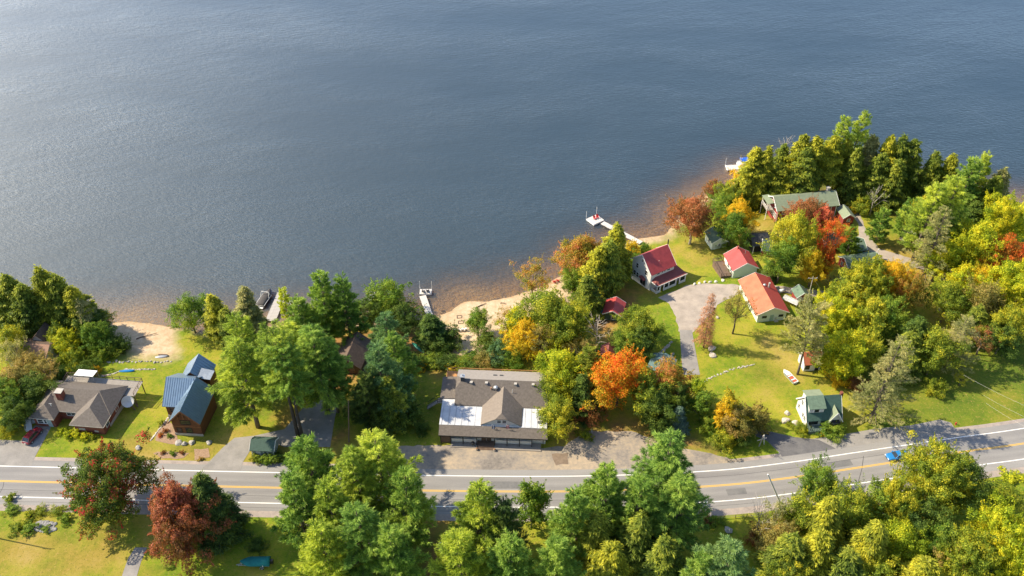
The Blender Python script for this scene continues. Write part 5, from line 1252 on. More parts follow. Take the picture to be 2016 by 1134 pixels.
# teal roof and red roof by the camp lane
cabin('teal_cabin', 'cabin with teal roof beside the camp lane', 1272, 742, -25, 5.0, 5.6, 2.4, 3.3, 'v', dgreen, shingle_t, None, [('F', 2.0, .9, .8, .9)])
cabin('red_hut', 'little hut with dark red roof below the leafless tree', 1182, 712, -10, 3.2, 3.0, 2.3, 3.4, 'v', dgreen, roof_dred, None, cat='hut')
# shed by the road
s_ = cabin('roadside_shed', 'grey green roadside shed with dark green roof', 498, 898, -3, 4.6, 3.2, 2.3, 3.3, 'u', mat('grey green siding', (.30,.34,.31), .8), mat('dark green shed roof', (.06,.105,.085), .8, var=.2), whitet, [('F', 3.0, 1.0, .8, .8)], [('F', 1.4, whitet)], cat='shed')
s_.box('corner_board', (-.06, -.06, 0), (.1, -.005, 2.2), whitet); s_.box('corner_board', (4.5, -.06, 0), (4.66, -.005, 2.2), whitet)
# brown cabin, brown cottage
c_ = cabin('brown_cabin', 'steep brown roofed cabin among the pines', 660, 733, -10, 6.2, 9.0, 2.6, 4.9, 'v', mat('dark brown siding', (.07,.05,.04), .8), shingle_b, None, [('F', 2.0, .9, .9, 1.0), ('F', 4.4, .9, .9, 1.0)], fm=brownw)
c_.box('porch_floor', (6.2, 1, -1), (7.6, 6, .1), brownw)
n_ = cabin('brown_cottage', 'cottage with pinkish brown roof at the left edge', 22, 722, -6, 9.0, 7.0, 2.6, 4.6, 'u', white, mat('pinkish brown shingles', (.33,.20,.145), .9, var=.12), None, [('F', 3.0, .9, 1.0, 1.0), ('F', 6.5, .9, 1.0, 1.0)], m2=shingle_b, cat='house')
n_.wallg(2.5, 7.0, 6.0, 10.0, 2.8, 5.2, 'v', white); n_.roofg(2.5, 7.0, 6.0, 10.0, 2.8, 5.2, 'v', shingle_b)
# cottage
K = Bld('white_cottage', 'white cottage with green roofs, dormers and front steps', 1584, 841.5, 5)
K.wallg(0, 7.3, -.2, 5.8, 2.95, 6.6, 'u', white); K.roofg(0, 7.3, -.2, 5.8, 2.95, 6.6, 'u', mat('dark green shingles', (.065,.125,.10), .9, var=.2, scale=2), .3, .4, trim=whitet)
for v, z, w in ((1.0, 1.2, .8), (2.0, 1.2, .8), (3.6, 3.4, .8), (4.6, 1.2, .8)): K.win('L', v, z, w, 1.15)
K.win('L', 2.6, 4.9, .5, .8)
K.box('dormer_wall', (.25, .55, 3.2), (3.5, 2.8, 5.35), white); K.poly('dormer_roof', [[(.0, .15, 5.45), (3.75, .15, 5.45), (3.75, 2.85, 6.75), (.0, 2.85, 6.75)]], shingle_g, .12)
K.win('F', 1.9, 4.25, .7, .8, dim=(0, 0, .55, 0), fm=dark)
for u in (1.2, 2.6): K.box('shutter', (u-.17, .47, 4.2), (u+.17, .53, 5.1), whitet)
K.box('dormer_wall', (.25, 2.9, 3.2), (3.5, 4.9, 6.0), white); K.poly('dormer_roof', [[(.0, 2.86, 6.76), (3.75, 2.86, 6.76), (3.75, 5.2, 6.15), (.0, 5.2, 6.15)]], shingle_lg, .12)
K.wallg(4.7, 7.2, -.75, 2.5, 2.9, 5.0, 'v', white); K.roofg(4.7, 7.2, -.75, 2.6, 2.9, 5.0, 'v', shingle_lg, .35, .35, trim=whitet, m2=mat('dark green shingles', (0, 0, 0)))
bay = MB().loft([[(5.0, -.752, z), (5.3, -1.3, z), (6.6, -1.3, z), (6.9, -.752, z)] for z in (.5, 2.2)]).obj('bay_window', dark, K.o)
for u0, u1 in ((5.4, 5.92), (5.98, 6.5)): box('pane', (u0, -1.325, .95), (u1, -1.302, 2.0), glass, bay); MB().box((u0-.05, -1.345, .87), (u1+.05, -1.303, .95)).box((u0-.05, -1.345, 2.0), (u1+.05, -1.303, 2.07)).obj('frame', whitet, bay)
MB().slab([(4.9, -1.4, 2.25), (7.0, -1.4, 2.25), (6.7, -.7, 2.75), (5.2, -.7, 2.75)], .08).obj('bay_roof', dark, bay)
K.dim = (0, 7.3, -.2, 5.8); K.win('F', 1.0, 1.2, .8, 1.1, fm=dark); K.win('F', 2.0, 1.2, .8, 1.1, fm=dark); K.door('F', 3.6, .8, .9, 2.0, dgreen)
gp = mat('green deck paint', (.12,.17,.15), .8, var=.15)
K.boards(.2, 3.3, -2.0, -.25, .8, 8, gp); K.box('deck_skirt', (.25, -1.95, -.3), (3.25, -.3, .72), gp); K.rail([(.25, -.3), (.25, -1.95), (3.25, -1.95)], .8, .85, gp, step=.5)
for i in range(4): K.box('step', (3.35, -2.1+.3*i, -.1), (4.5, -1.75+.3*i, .18+.19*i), gp)
MB().bar((3.35, -2.1, .2), (3.35, -2.1, 1.1), .07).bar((4.52, -2.1, .2), (4.52, -2.1, 1.1), .07).bar((3.35, -2.1, 1.1), (3.35, -1.0, 1.75), .06).bar((4.52, -2.1, 1.1), (4.52, -1.0, 1.75), .06).obj('stair_rail', gp, K.o)
K.box('chimney', (7.45, 2.6, -.3), (7.95, 3.3, 7.2), brick_m)

# ------------------------------------------------------------------ docks and boats
dockw = mat('bleached dock timber', (.56,.53,.50), .8, var=.12, scale=2)
dockw2 = mat('grey dock timber', (.42,.39,.37), .8, var=.15, scale=2)
floatm = mat('white float side', (.70,.70,.70), .6, var=.06)
def dock(name, label, p0, p1, w, segs, z=.55, pm=None, posts=True, head=None):
    """p0, p1: pixel ends of the walkway (p0 on land); head: (pixel centre, length, width, angle)"""
    a = Vector((*G(*p0, WL+z), 0)); b = Vector((*G(*p1, WL+z), 0)); d = b-a; L_ = d.length; ang = math.degrees(math.atan2(d.y, d.x))
    o = thing(name, label, 'dock', (a.x, a.y, WL), ang); pm = pm or dockw
    MB().box((0, -w/2+.05, z-.28), (L_, -w/2+.13, z-.07)).box((0, w/2-.13, z-.28), (L_, w/2-.05, z-.07)).obj('frame', greyw, o)
    n = int(L_/segs); st = L_/n; f = None
    for i in range(n):
        if f is None: f = box('board', (.02, -w/2, z-.065), (st-.02, w/2, z), pm, o)
        else:
            c = f.copy(); COL.objects.link(c); c.location = (i*st, 0, 0)
    if posts:
        for i in range(0, int(L_/3)+1):
            for s_ in (-1, 1): MB().tube((min(L_-.1, .3+i*3), s_*(w/2+.05), -2), (min(L_-.1, .3+i*3), s_*(w/2+.05), z+.25), .05).obj('post', greyw, o)
    if head:
        hx, hy, l, ww, ha = head; c = Vector((*G(hx, hy, WL+z), 0))-a; ca, sa = math.cos(R(-ang)), math.sin(R(-ang)); lx, ly = c.x*ca-c.y*sa, c.x*sa+c.y*ca
        hd = bpy.data.objects.new('platform', None)
        M = Matrix.Translation((lx, ly, 0)) @ Matrix.Rotation(R(ha-ang), 4, 'Z')
        k = MB().box((-l/2, -ww/2, z-.45), (l/2, ww/2, z-.075)).obj('float', floatm, o); k.matrix_local = M
        n = max(4, int(l/.5)); st = l/n
        for i in range(n):
            k2 = MB().box((-l/2+i*st+.02, -ww/2-.02, z-.07), (-l/2+(i+1)*st-.02, ww/2+.02, z+.004)).obj('board', pm, k)
        for u, v in ((-l/2, ww/2), (l/2, ww/2)): MB().tube((u, v+.08, -2.5), (u, v+.08, z+2.6), .045).obj('mooring_pole', whitet, k)
        bpy.data.objects.remove(hd)
        o['head'] = 1; return o, k
    return o, None
d_, hd_ = dock('t_dock', 'white T shaped dock at the middle beach', (846,622), (832,582), 1.7, .5, head=(838, 574, 3.1, 2.0, 0))
del d_['head']
d2_, hd2_ = dock('long_dock', 'long pale dock with square float behind the white house', (1262,478), (1186,438), 1.6, .55, head=(1172, 432, 3.8, 3.4, 35)); del d2_['head']
d3_, _ = dock('swim_dock', 'wide dock beside the covered boat, hidden by pines', (532,632), (556,576), 2.6, .55, pm=dockw2)
box('cross_platform', (6.2, -6.2, .42), (8.6, -1.35, .56), dockw, d3_)
d4_, _ = dock('float', 'small white float behind the rounded green tree', (733,602), (736,572), 2.4, .5)
d5_, hd5_ = dock('far_dock', 'white dock at the wooded point', (1459,346), (1449,336), 1.5, .5, head=(1444, 329, 4.4, 2.6, 4)); del d5_['head']
def chair(label, x, y, z, rz, m, group=None):
    o = thing('beach_chair', label, 'chair', (x, y, z), rz, group)
    MB().slab([(-.3, -.3, .38), (.3, -.3, .38), (.3, .3, .30), (-.3, .3, .30)], .05).obj('seat', m, o); MB().slab([(-.3, .28, .32), (.3, .28, .32), (.3, .62, .98), (-.3, .62, .98)], .06).obj('backrest', m, o)
    for u in (-.28, .28):
        MB().bar((u, -.3, 0), (u, -.3, .58), .07).obj('leg', m, o); MB().bar((u, .3, 0), (u, .42, .6), .07).obj('leg', m, o); MB().bar((u*1.15, -.36, .6), (u*1.15, .5, .6), .12, .04).obj('armrest', m, o)
    return o
redpl = mat('red plastic', (.52,.05,.05), .5); whpl = mat('white plastic', (.75,.75,.74), .5); dkpl = mat('dark plastic', (.05,.05,.06), .6)
x, y = G(834, 575, WL+.6); chair('left dark chair on the T shaped dock', x, y, WL+.56, 170, dkpl)
x, y = G(842, 574, WL+.6); chair('right dark chair on the T shaped dock', x, y, WL+.56, 190, dkpl)
x, y = G(1171, 431, WL+.6); chair('left red chair on the square float', x, y, WL+.56, 30, redpl)
x, y = G(1176, 429, WL+.6); chair('right red chair on the square float', x, y, WL+.56, 10, redpl)
for px, py, rz, lb in ((1091, 556, 190, 'left red chair on the sandy shore'), (1098, 554, 170, 'right red chair on the sandy shore')):
    x, y, z = GT(px, py); chair(lb, x, y, z, rz, redpl)
for i, (px, lb) in enumerate(((895, 'white chair, leftmost of the row on the middle beach'), (902, 'white chair, second of the row on the middle beach'), (909, 'white chair, third of the row on the middle beach'), (916, 'white chair, rightmost of the row on the middle beach'))):
    x, y, z = GT(px, 652-i*.6); chair(lb, x, y, z, 180+10*i, whpl)
def hull(L_, W_, Hh, m, name, parent, zb=0, bow=.35):
    rings = []
    for t in np.linspace(0, 1, 9):
        w = W_/2*(1 if t < 1-bow else max(.04, math.cos((t-(1-bow))/bow*1.5))); z1 = Hh+.18*Hh*t*t*1.5; zk = zb+(0 if t < .6 else .35*Hh*((t-.6)/.4)**2)
        x = t*L_; rings.append([(x, -w, z1), (x, -w*.82, zk+.35*Hh), (x, 0, zk), (x, w*.82, zk+.35*Hh), (x, w, z1)])
    return MB().loft(rings).obj(name, m, parent, False)
def cover(L_, W_, z0, hh, m, parent, name='cover', bow=.35, peak=.4):
    rings = []
    for t in np.linspace(0, 1, 9):
        w = W_/2*1.03*(1 if t < 1-bow else max(.05, math.cos((t-(1-bow))/bow*1.5))); k = hh*max(.12, 1-abs(t-peak)*1.15)+.18*z0*t*t*.5
        x = t*L_; zz = z0+.18*z0*t*t*1.5
        rings.append([(x, -w, zz-.12), (x, -w, zz+.03), (x, -w*.5, zz+k*.8), (x, 0, zz+k), (x, w*.5, zz+k*.8), (x, w, zz+.03), (x, w, zz-.12)])
    return MB().loft(rings).obj(name, m, parent, True)
navy = mat('navy hull gelcoat', (.03,.035,.06), .3, .5, coat=.3); canvas_k = mat('charcoal boat canvas', (.075,.07,.068), .85, var=.15); teal = mat('teal boat canvas', (.010,.155,.15), .75, var=.18, scale=1.5, bump=.3)
x, y = G(512, 606, WL); sb = thing('ski_boat', 'covered dark ski boat with white tower beside the wide dock', 'boat', (x, y, WL-.15), 76)
hull(6.6, 2.4, .95, [navy], 'hull', sb); MB().box((-.55, -1.0, .35), (.05, 1.0, .5)).obj('swim_step', floatm, sb); cover(6.2, 2.3, 1.0, .55, canvas_k, sb, peak=.5)
MB().bar((0, -1.22, .98), (4.4, -1.22, 1.04), .08, .06).bar((0, 1.22, .98), (4.4, 1.22, 1.04), .08, .06).bar((0, -1.2, .98), (0, 1.2, .98), .1, .06).obj('gunwale_trim', floatm, sb)
MB().tube((3.0, -1.15, 1), (3.7, -1.0, 2.5), .06).tube((3.0, 1.15, 1), (3.7, 1.0, 2.5), .06).tube((4.2, -1.0, 1), (3.7, -1.0, 2.5), .05).tube((4.2, 1.0, 1), (3.7, 1.0, 2.5), .05).tube((3.7, -1.0, 2.5), (3.7, 1.0, 2.5), .07).tube((3.7, .4, 2.5), (3.7, .4, 3.1), .03).obj('tower', whitet, sb)
x, y = G(1453, 327, WL); pb = thing('pontoon_boat', 'pontoon boat with blue canopy moored at the far dock', 'boat', (x, y, WL), 8)
for s_ in (-.8, .8): MB().tube((-.2, s_, .15), (5.4, s_, .15), .3).obj('pontoon', galv, pb, True)
box('deck', (-.2, -1.15, .45), (5.2, 1.15, .55), whitet, pb); MB().box((-.1, -1.15, .56), (5.1, -1.05, 1.2)).box((-.1, 1.05, .56), (5.1, 1.15, 1.2)).box((5.0, -1.04, .56), (5.1, 1.04, 1.2)).obj('fence', whitet, pb)
for u, v in ((.6, -1.0), (.6, 1.0), (2.8, -1.0), (2.8, 1.0)): MB().tube((u, v, .56), (u, v, 2.3), .03).obj('canopy_pole', galv, pb)
MB().loft([[(u, -1.15, 2.25), (u, -.5, 2.45), (u, .5, 2.45), (u, 1.15, 2.25), (u, .5, 2.41), (u, -.5, 2.41)] for u in (.4, 1.7, 3.0)]).obj('canopy', mat('blue canvas', (.02,.11,.50), .7), pb)
box('seat', (.2, -1.0, .56), (1.2, 1.0, 1.0), whpl, pb, .05)
# teal covered boat on its trailer
x, y, z = GT(505, 1118); tb = thing('covered_boat', 'teal covered boat on a trailer in the lower left', 'boat', (x+2.6, y+.7, z), 183)
hh = hull(5.4, 2.0, 1.25, [navy], 'hull', tb, .5); cover(5.5, 2.05, 1.2, .75, teal, tb, peak=.12); box('tag_patch', (1.15, 1.05, 1.0), (1.3, 1.07, 1.35), whitet, tb)
MB().box((-.55, -.25, .55), (-.02, .25, 1.5)).obj('outboard_motor', black, tb, bevel=.06)
tr = thing('boat_trailer', 'galvanised trailer under the teal covered boat', 'trailer', (x+2.6, y+.7, z), 183)
MB().bar((.2, -.7, .5), (4.6, -.3, .5), .1).bar((.2, .7, .5), (4.6, .3, .5), .1).bar((4.6, -.3, .5), (6.4, 0, .45), .1).bar((4.6, .3, .5), (6.4, 0, .45), .1).bar((1.5, -.95, .4), (1.5, .95, .4), .09).obj('frame', galv, tr)
MB().bar((5.4, 0, .5), (5.4, 0, 1.15), .12).obj('winch_post', galv, tr); MB().tube((6.0, 0, .5), (6.0, 0, 0), .05).obj('jockey_leg', galv, tr)
for s_ in (-1, 1):
    MB().tube((1.5, s_*.9, .32), (1.5, s_*1.1, .32), .32, n=16).obj('wheel', black, tr); wo = MB().tube((1.5, s_*1.11, .32), (1.5, s_*1.115, .32), .18, n=12).obj('rim', galv, tr)
    MB().loft([[(1.5+.42*math.cos(t), s_*.88, .34+.42*math.sin(t)), (1.5+.42*math.cos(t), s_*1.14, .34+.42*math.sin(t)), (1.5+.39*math.cos(t), s_*1.14, .34+.39*math.sin(t)), (1.5+.39*math.cos(t), s_*.88, .34+.39*math.sin(t))] for t in np.linspace(.1, 3.04, 8)]).obj('mudguard', galv, tr)
def canoe(name, label, px, py, rz, L_, W_, m, cat='canoe', flip=True):
    x, y, z = GT(px, py); o = thing(name, label, cat, (x, y, z), rz); rings = []
    for t in np.linspace(-1, 1, 13):
        w = W_/2*math.sqrt(max(0, 1-abs(t)**2.2))+.015; h = .34*(1-.25*abs(t)**2); e = .10*abs(t)**3
        rings.append([(t*L_/2, w*c, .03+(h*s if flip else .36-h*s)+(0 if flip else e)) for c, s in ((-1, 0), (-.9, .5), (-.5, .9), (0, 1), (.5, .9), (.9, .5), (1, 0))])
    MB().loft(rings).obj('hull', m, o, True); MB().bar((-L_/2+.1, 0, .39 if flip else .05), (L_/2-.1, 0, .39 if flip else .05), .05, .04).obj('keel', m, o); return o
canoe('canoe', 'overturned teal green canoe on the grass by the beach', 824, 686, -48, 5.2, 1.05, mat('green canoe paint', (.02,.22,.16), .45))
canoe('kayak', 'bright blue kayak lying by the low stone wall', 250, 731, 4, 3.6, .8, mat('blue kayak plastic', (.02,.22,.55), .4), 'kayak')
canoe('canoe', 'grey canoe on the sand at the left beach', 318, 703, 10, 3.0, .9, galv)
canoe('canoe', 'dark brown canoe on the sand at the left beach', 322, 700, -5, 2.6, .8, brownw)
# red and white boat on the lawn
x, y, z = GT(1566, 756); rb = thing('rowboat', 'white rowboat with red inside on the camp lawn', 'boat', (x, y, z), 115)
hull(4.4, 1.6, .55, mat('white hull paint', (.72,.71,.68), .5), 'hull', rb, bow=.3)
box('inside_floor', (.25, -.55, .53), (3.3, .55, .60), mat('red boat paint', (.48,.11,.06), .6, var=.2), rb); box('stripe', (.1, .57, .56), (3.4, .79, .64), shingle_g, rb)
for u in (.8, 2.0, 3.0): box('thwart', (u, -.62, .60), (u+.28, .56, .66), whitet, rb)

# ------------------------------------------------------------------ cars
def car(label, px, py, rz, paint, L_=4.7, W_=1.85, kind='coupe'):
    x, y, z = GT(px, py); o = thing('car', label, 'car', (x, y, z+.03), rz); hw = W_/2
    if kind == 'coupe': st = [(0, .45, .62, .78), (.15, .35, .74, .9), (.9, .28, .84, .97), (1.6, .26, .90, 1.0), (3.6, .26, .93, 1.0), (4.3, .3, .98, .96), (4.62, .42, .95, .84), (4.7, .5, .80, .8)]
    else: st = [(0, .48, .75, .82), (.15, .36, .92, .93), (.9, .28, 1.02, .98), (1.4, .27, 1.06, 1.0), (3.6, .27, 1.06, 1.0), (4.4, .3, 1.04, .98), (4.62, .4, 1.0, .92), (4.7, .52, .85, .86)]
    rings = []
    for sx_, z0, z1, k in st:
        u = sx_/4.7*L_; w = hw*k; zm = (z0+z1)/2
        rings.append([(u, -w*.9, z0), (u, -w, zm), (u, -w*.93, z1-.04), (u, -w*.75, z1), (u, w*.75, z1), (u, w*.93, z1-.04), (u, w, zm), (u, w*.9, z0)])
    MB().loft(rings).obj('body', paint, o, True)
    top = 1.34 if kind == 'coupe' else 1.68
    gs = [(1.45, .9, .84), (2.15, top, .68), (3.1, top, .67), (4.15, .96, .78)] if kind == 'coupe' else [(1.25, 1.04, .86), (1.95, top, .72), (3.9, top, .72), (4.5, 1.05, .84)]
    gs = [(a/4.7*L_, b, c) for a, b, c in gs]; bz = .9 if kind == 'coupe' else 1.03
    r4 = [[(u, -hw*.9 if z_ < bz+.1 else -hw*k, z_), (u, hw*.9 if z_ < bz+.1 else hw*k, z_)] for u, z_, k in gs]
    A, B_, C_, D = r4
    def pane(n, p): MB().add(list(p)+[(q_[0], q_[1], q_[2]-.02) for q_ in p], [(0,1,2,3), (7,6,5,4), (0,4,5,1), (1,5,6,2), (2,6,7,3), (3,7,4,0)]).obj(n, glass, o)
    pane('windscreen', (A[0], A[1], B_[1], B_[0])); pane('rear_window', (C_[0], C_[1], D[1], D[0]))
    MB().add([A[0], B_[0], C_[0], D[0], A[1], B_[1], C_[1], D[1]], [(0,1,2,3), (7,6,5,4), (0,3,7,4)]).obj('side_glass', glass, o)
    MB().slab([(B_[0][0]-.05, B_[0][1]*1.02, top+.03), (C_[0][0]+.05, C_[0][1]*1.02, top+.03), (C_[1][0]+.05, C_[1][1]*1.02, top+.03), (B_[1][0]-.05, B_[1][1]*1.02, top+.03)], .06).obj('roof', paint, o)
    for p, q in ((A[0], B_[0]), (A[1], B_[1]), (C_[0], D[0]), (C_[1], D[1])): MB().bar((p[0], p[1]*1.01, p[2]+.01), (q[0], q[1]*1.01, q[2]+.01), .09, .05).obj('pillar', paint, o)
    for u in (.19*L_, .80*L_):
        for s_ in (-1, 1):
            w = MB().tube((u, s_*(hw-.2), .33), (u, s_*(hw+.01), .33), .34, n=18).obj('wheel', black, o); MB().tube((u, s_*(hw+.011), .33), (u, s_*(hw+.02), .33), .21, n=12).obj('rim', galv, w)
    for s_ in (-1, 1):
        MB().box((-.02, s_*hw*.62-.2, .6), (.12, s_*hw*.62+.2, .72)).obj('headlight', mat('headlight', (.7,.72,.75), .2), o); MB().box((L_-.1, s_*hw*.62-.2, .72), (L_+.015, s_*hw*.62+.2, .88)).obj('tail_light', mat('tail light red', (.35,.01,.01), .3), o)
        MB().box((A[0][0]+.15, s_*(hw+.02)-.08, .95), (A[0][0]+.35, s_*(hw+.02)+.1, 1.08)).obj('mirror', paint, o)
    MB().box((-.025, -.5, .4), (.08, .5, .56)).obj('grille', black, o); MB().box((L_-.05, -.26, .55), (L_+.02, .26, .68)).obj('number_plate', whitet, o)
    return o
p1 = G(1741, 902); p2 = G(1785, 895); hd = math.degrees(math.atan2(p2[1]-p1[1], p2[0]-p1[0]))
cc = car('bright blue coupe driving along the lake side lane', 1744, 904, hd, mat('blue car paint', (.02,.19,.48), .25, .6, var=.02, coat=.8), 4.7, 1.9)
x, y, z = GT(74, 853)
car('dark red estate car parked on the brick house driveway', 79, 850, 0, mat('dark red car paint', (.18,.012,.025), .25, .6, var=.02, coat=.8), 4.7, 1.85, 'wagon')
rc = bpy.data.objects[[o.name for o in bpy.data.objects if o.get('label', '').startswith('dark red estate')][0]]
pa, pb_ = GT(73, 850), GT(53, 872); rc.location = (pa[0]+.6, pa[1]+.6, pa[2]+.03); rc.rotation_euler[2] = math.atan2(pb_[1]-pa[1], pb_[0]-pa[0])

# ------------------------------------------------------------------ poles, wires, signs
polew = mat('utility pole wood', (.17,.125,.09), .9, var=.25, scale=3, stretch=(1, 1, .2))
def pole(label, px, py, h, lean=(0, 0), m=None, arm=True, rad=.15, name='utility_pole'):
    x, y, z = GT(px, py); o = thing(name, label, 'pole', (x, y, z), 0)
    MB().tube((0, 0, -1), (lean[0], lean[1], h), rad, rad*.7, 10).obj('shaft', m or polew, o)
    if arm:
        MB().bar((lean[0]-1.1, lean[1], h-.5), (lean[0]+1.1, lean[1], h-.5), .1, .12).obj('crossarm', m or polew, o)
        for u in (-1, 0, 1): MB().lathe([(.05, 0), (.07, .1), (.04, .2)], (lean[0]+u, lean[1], h-.44), 8).obj('insulator', whitet, o)
    return o, Vector((x+lean[0], y+lean[1], z+h-.4))
_, t1 = pole('brown utility pole at the edge of the shop forecourt', 686, 870, 12.5, (1.4, .2), arm=False)
_, t2 = pole('pale utility pole behind the booth', 1586, 606, 10, (-.2, 0), mat('pale pole', (.42,.38,.33), .9), rad=.13)
_, t3 = pole('white leaning pole on the near side of the road', 1541, 992, 8.0, (-4.2, 1.0), mat('white painted pole', (.78,.76,.72), .8, var=.03), arm=False, rad=.2)
_, t4 = pole('utility pole outside the lower left corner, its shadow on the lawn', -3, 1060, 10.5, (0, 0))
_, t5 = pole('thin pale pole at the right end of the lodge', 1682, 412, 5, (.2, 0), whitet, arm=False, rad=.07)
x, y, z = GT(1721, 508); o = thing('white_post', 'short white post above the green roofed cabin', 'post', (x, y, z), 0); MB().tube((0, 0, -.3), (.5, 0, 3.0), .11).obj('shaft', whitet, o); MB().lathe([(.13, 0), (.13, .08)], (.5, 0, 3.0), 8).obj('cap', whitet, o)
wire = mat('cable', (.60,.57,.50), .5)
def cable(label, a, b, sag=.6, r=.014):
    a = Vector(a); b = Vector(b); pts = [a.lerp(b, t)+Vector((0, 0, -4*sag*t*(1-t))) for t in np.linspace(0, 1, 13)]
    mb = MB()
    for p, q in zip(pts, pts[1:]): mb.tube(p, q, r, n=5)
    return tag(mb.obj('power_cable', wire), label, 'cable')
A0 = Vector((*G(1890, 742, 7), 7)); B0 = Vector((*G(2070, 824, 9), 9))
cable('upper pale cable over the dark lawn at the right edge', Vector((*G(1897, 738, 7), 7)), Vector((*G(2090, 828, 9), 9)))
cable('middle pale cable over the dark lawn at the right edge', Vector((*G(1936, 778, 7), 7)), Vector((*G(2090, 850, 9), 9)))
cable('lower pale cable over the dark lawn at the right edge', Vector((*G(1940, 793, 7), 7)), Vector((*G(2090, 874, 9), 9)))
_, t6 = pole('dark utility pole among the trees beside the dark lawn', 1868, 700, 9, (0, 0), arm=True)
pole('dark utility pole outside the right edge', 2110, 890, 10, (0, 0))
cable('guy wire from the pale pole behind the booth', t2, Vector((*GT(1618, 572)[:2], GT(1618, 572)[2]+.1)), .05, .03)
# sign frame
x, y, z = GT(1499, 878); o = thing('sign_frame', 'weathered white timber sign frame at the black apron', 'sign', (x, y, z), 12)
MB().bar((-.55, 0, -.2), (-.1, .1, 3.2), .16).obj('post', dockw2, o); MB().bar((.75, .3, -.2), (.05, .15, 3.3), .16).obj('post', whitet, o); MB().bar((-1.3, 0, 2.0), (.9, .25, 2.1), .12).obj('crossbar', dockw2, o)
# forecourt rail, timber
x, y, z = GT(1166, 861); o = thing('timber_bollard', 'upright timber at the left end of the forecourt lawn', 'post', (x, y, z), 0); MB().bar((0, 0, -.2), (-.1, 1.2, 1.2), .26).obj('timber', greyw, o); MB().bar((-3.0, .0, .08), (0, 0, .08), .2).obj('kerb_timber', greyw, o)
x, y, z = GT(868, 1078); o = thing('gas_tank', 'small white upright gas tank beside the needle covered gap', 'tank', (x, y, z), 0); MB().lathe([(.4, 0), (.48, .2), (.48, 1.0), (.35, 1.25), (.12, 1.32)], n=16).obj('tank', whpl, o, True); MB().lathe([(.16, 1.3), (.16, 1.48)], n=10).obj('valve_cap', galv, o)
x, y, z = GT(1538, 576); o = thing('gas_tank', 'white gas tank behind the long orange roof', 'tank', (x, y, z), 20); MB().tube((-.9, 0, .6), (.9, 0, .6), .45, n=14).obj('tank', whpl, o, True); MB().box((-.7, -.3, 0), (-.5, .3, .3)).box((.5, -.3, 0), (.7, .3, .3)).obj('feet', concrete, o)
x, y, z = GT(1556, 598); o = thing('canopy', 'white canvas canopy between the booth and the long roof', 'canopy', (x, y, z), -40); MB().loft([[(-2.0, v, 1.0+.7*math.cos(v*1.1)) for v in (-1.1, -.5, 0, .5, 1.1, .5, 0, -.5)], [(2.0, v, 1.0+.7*math.cos(v*1.1)) for v in (-1.1, -.5, 0, .5, 1.1, .5, 0, -.5)]]).obj('canvas', whpl, o)
for u, v in ((-1.9, -1), (-1.9, 1), (1.9, -1), (1.9, 1)): MB().tube((u, v, 0), (u, v, 1.3), .04).obj('leg', galv, o)
x, y, z = GT(1881, 836); o = thing('fire_hydrant', 'small red hydrant on the grass beside the road', 'hydrant', (x, y, z), 0); MB().lathe([(.16, 0), (.13, .1), (.12, .55), (.15, .6), (.1, .75), (.03, .8)], n=12).obj('barrel', redpl, o); MB().tube((-.25, 0, .45), (.25, 0, .45), .07).obj('outlet', redpl, o)
x, y, z = GT(459, 1003); o = thing('mailbox', 'dark roadside mailbox with a drooping hose', 'mailbox', (x, y, z), 0); MB().bar((0, 0, -.2), (0, 0, 1.05), .1).obj('post', brownw, o); MB().loft([[(u, -.12, 1.05), (u, .12, 1.05), (u, .12, 1.22), (u, .06, 1.3), (u, -.06, 1.3), (u, -.12, 1.22)] for u in (-.25, .25)]).obj('box', black, o)
hm = MB(); hp = [Vector((.2+.16*i, -.3-.12*math.sin(i*.5), .8*math.exp(-i*.35)+.05)) for i in range(14)]
for p, q_ in zip(hp, hp[1:]): hm.tube(p, q_, .05, n=6)
hm.obj('hose', black, o)
x, y, z = GT(925, 697); o = thing('grill', 'dark grill at the end of the beach path', 'barbecue', (x, y, z), 20); MB().box((-.7, -.3, .5), (.7, .3, .95)).obj('firebox', black, o, bevel=.08); MB().box((-.6, -.25, 0), (-.5, .25, .5)).box((.5, -.25, 0), (.6, .25, .5)).obj('stand', black, o)
for t in (-.9, 1.0): MB().tube((t, -.1, .3), (t, .1, .3), .3, n=14).obj('wheel', black, o)
# wire fence on the near lawn
f0, f1 = GT(1380, 1024), GT(1492, 1017); o = thing('lawn_fence', 'low wire fence with short posts on the near lawn', 'fence', f0, math.degrees(math.atan2(f1[1]-f0[1], f1[0]-f0[0]))); Lf = math.hypot(f1[0]-f0[0], f1[1]-f0[1])
for i in range(6): MB().tube((Lf*i/5, 0, -.2), (Lf*i/5, 0, 1.05), .06).obj('post', brownw, o)
for zz in (.45, .95): MB().tube((0, 0, zz), (Lf, 0, zz), .03, n=5).obj('rail', greyw, o)
# swing frame drawn on the sand: two low timber frames
for px, py, lb in ((904, 624, 'dark timber square on the sand, farther'), (907, 635, 'dark timber square on the sand, nearer')):
    x, y, z = GT(px, py); o = thing('sandbox_frame', lb, 'frame', (x, y, z), 5)
    for a, b in (((-.6, -.5), (.6, -.5)), ((.6, -.5), (.6, .5)), ((.6, .5), (-.6, .5)), ((-.6, .5), (-.6, -.5))): MB().bar((*a, .12), (*b, .12), .09).obj('timber', brownw, o)
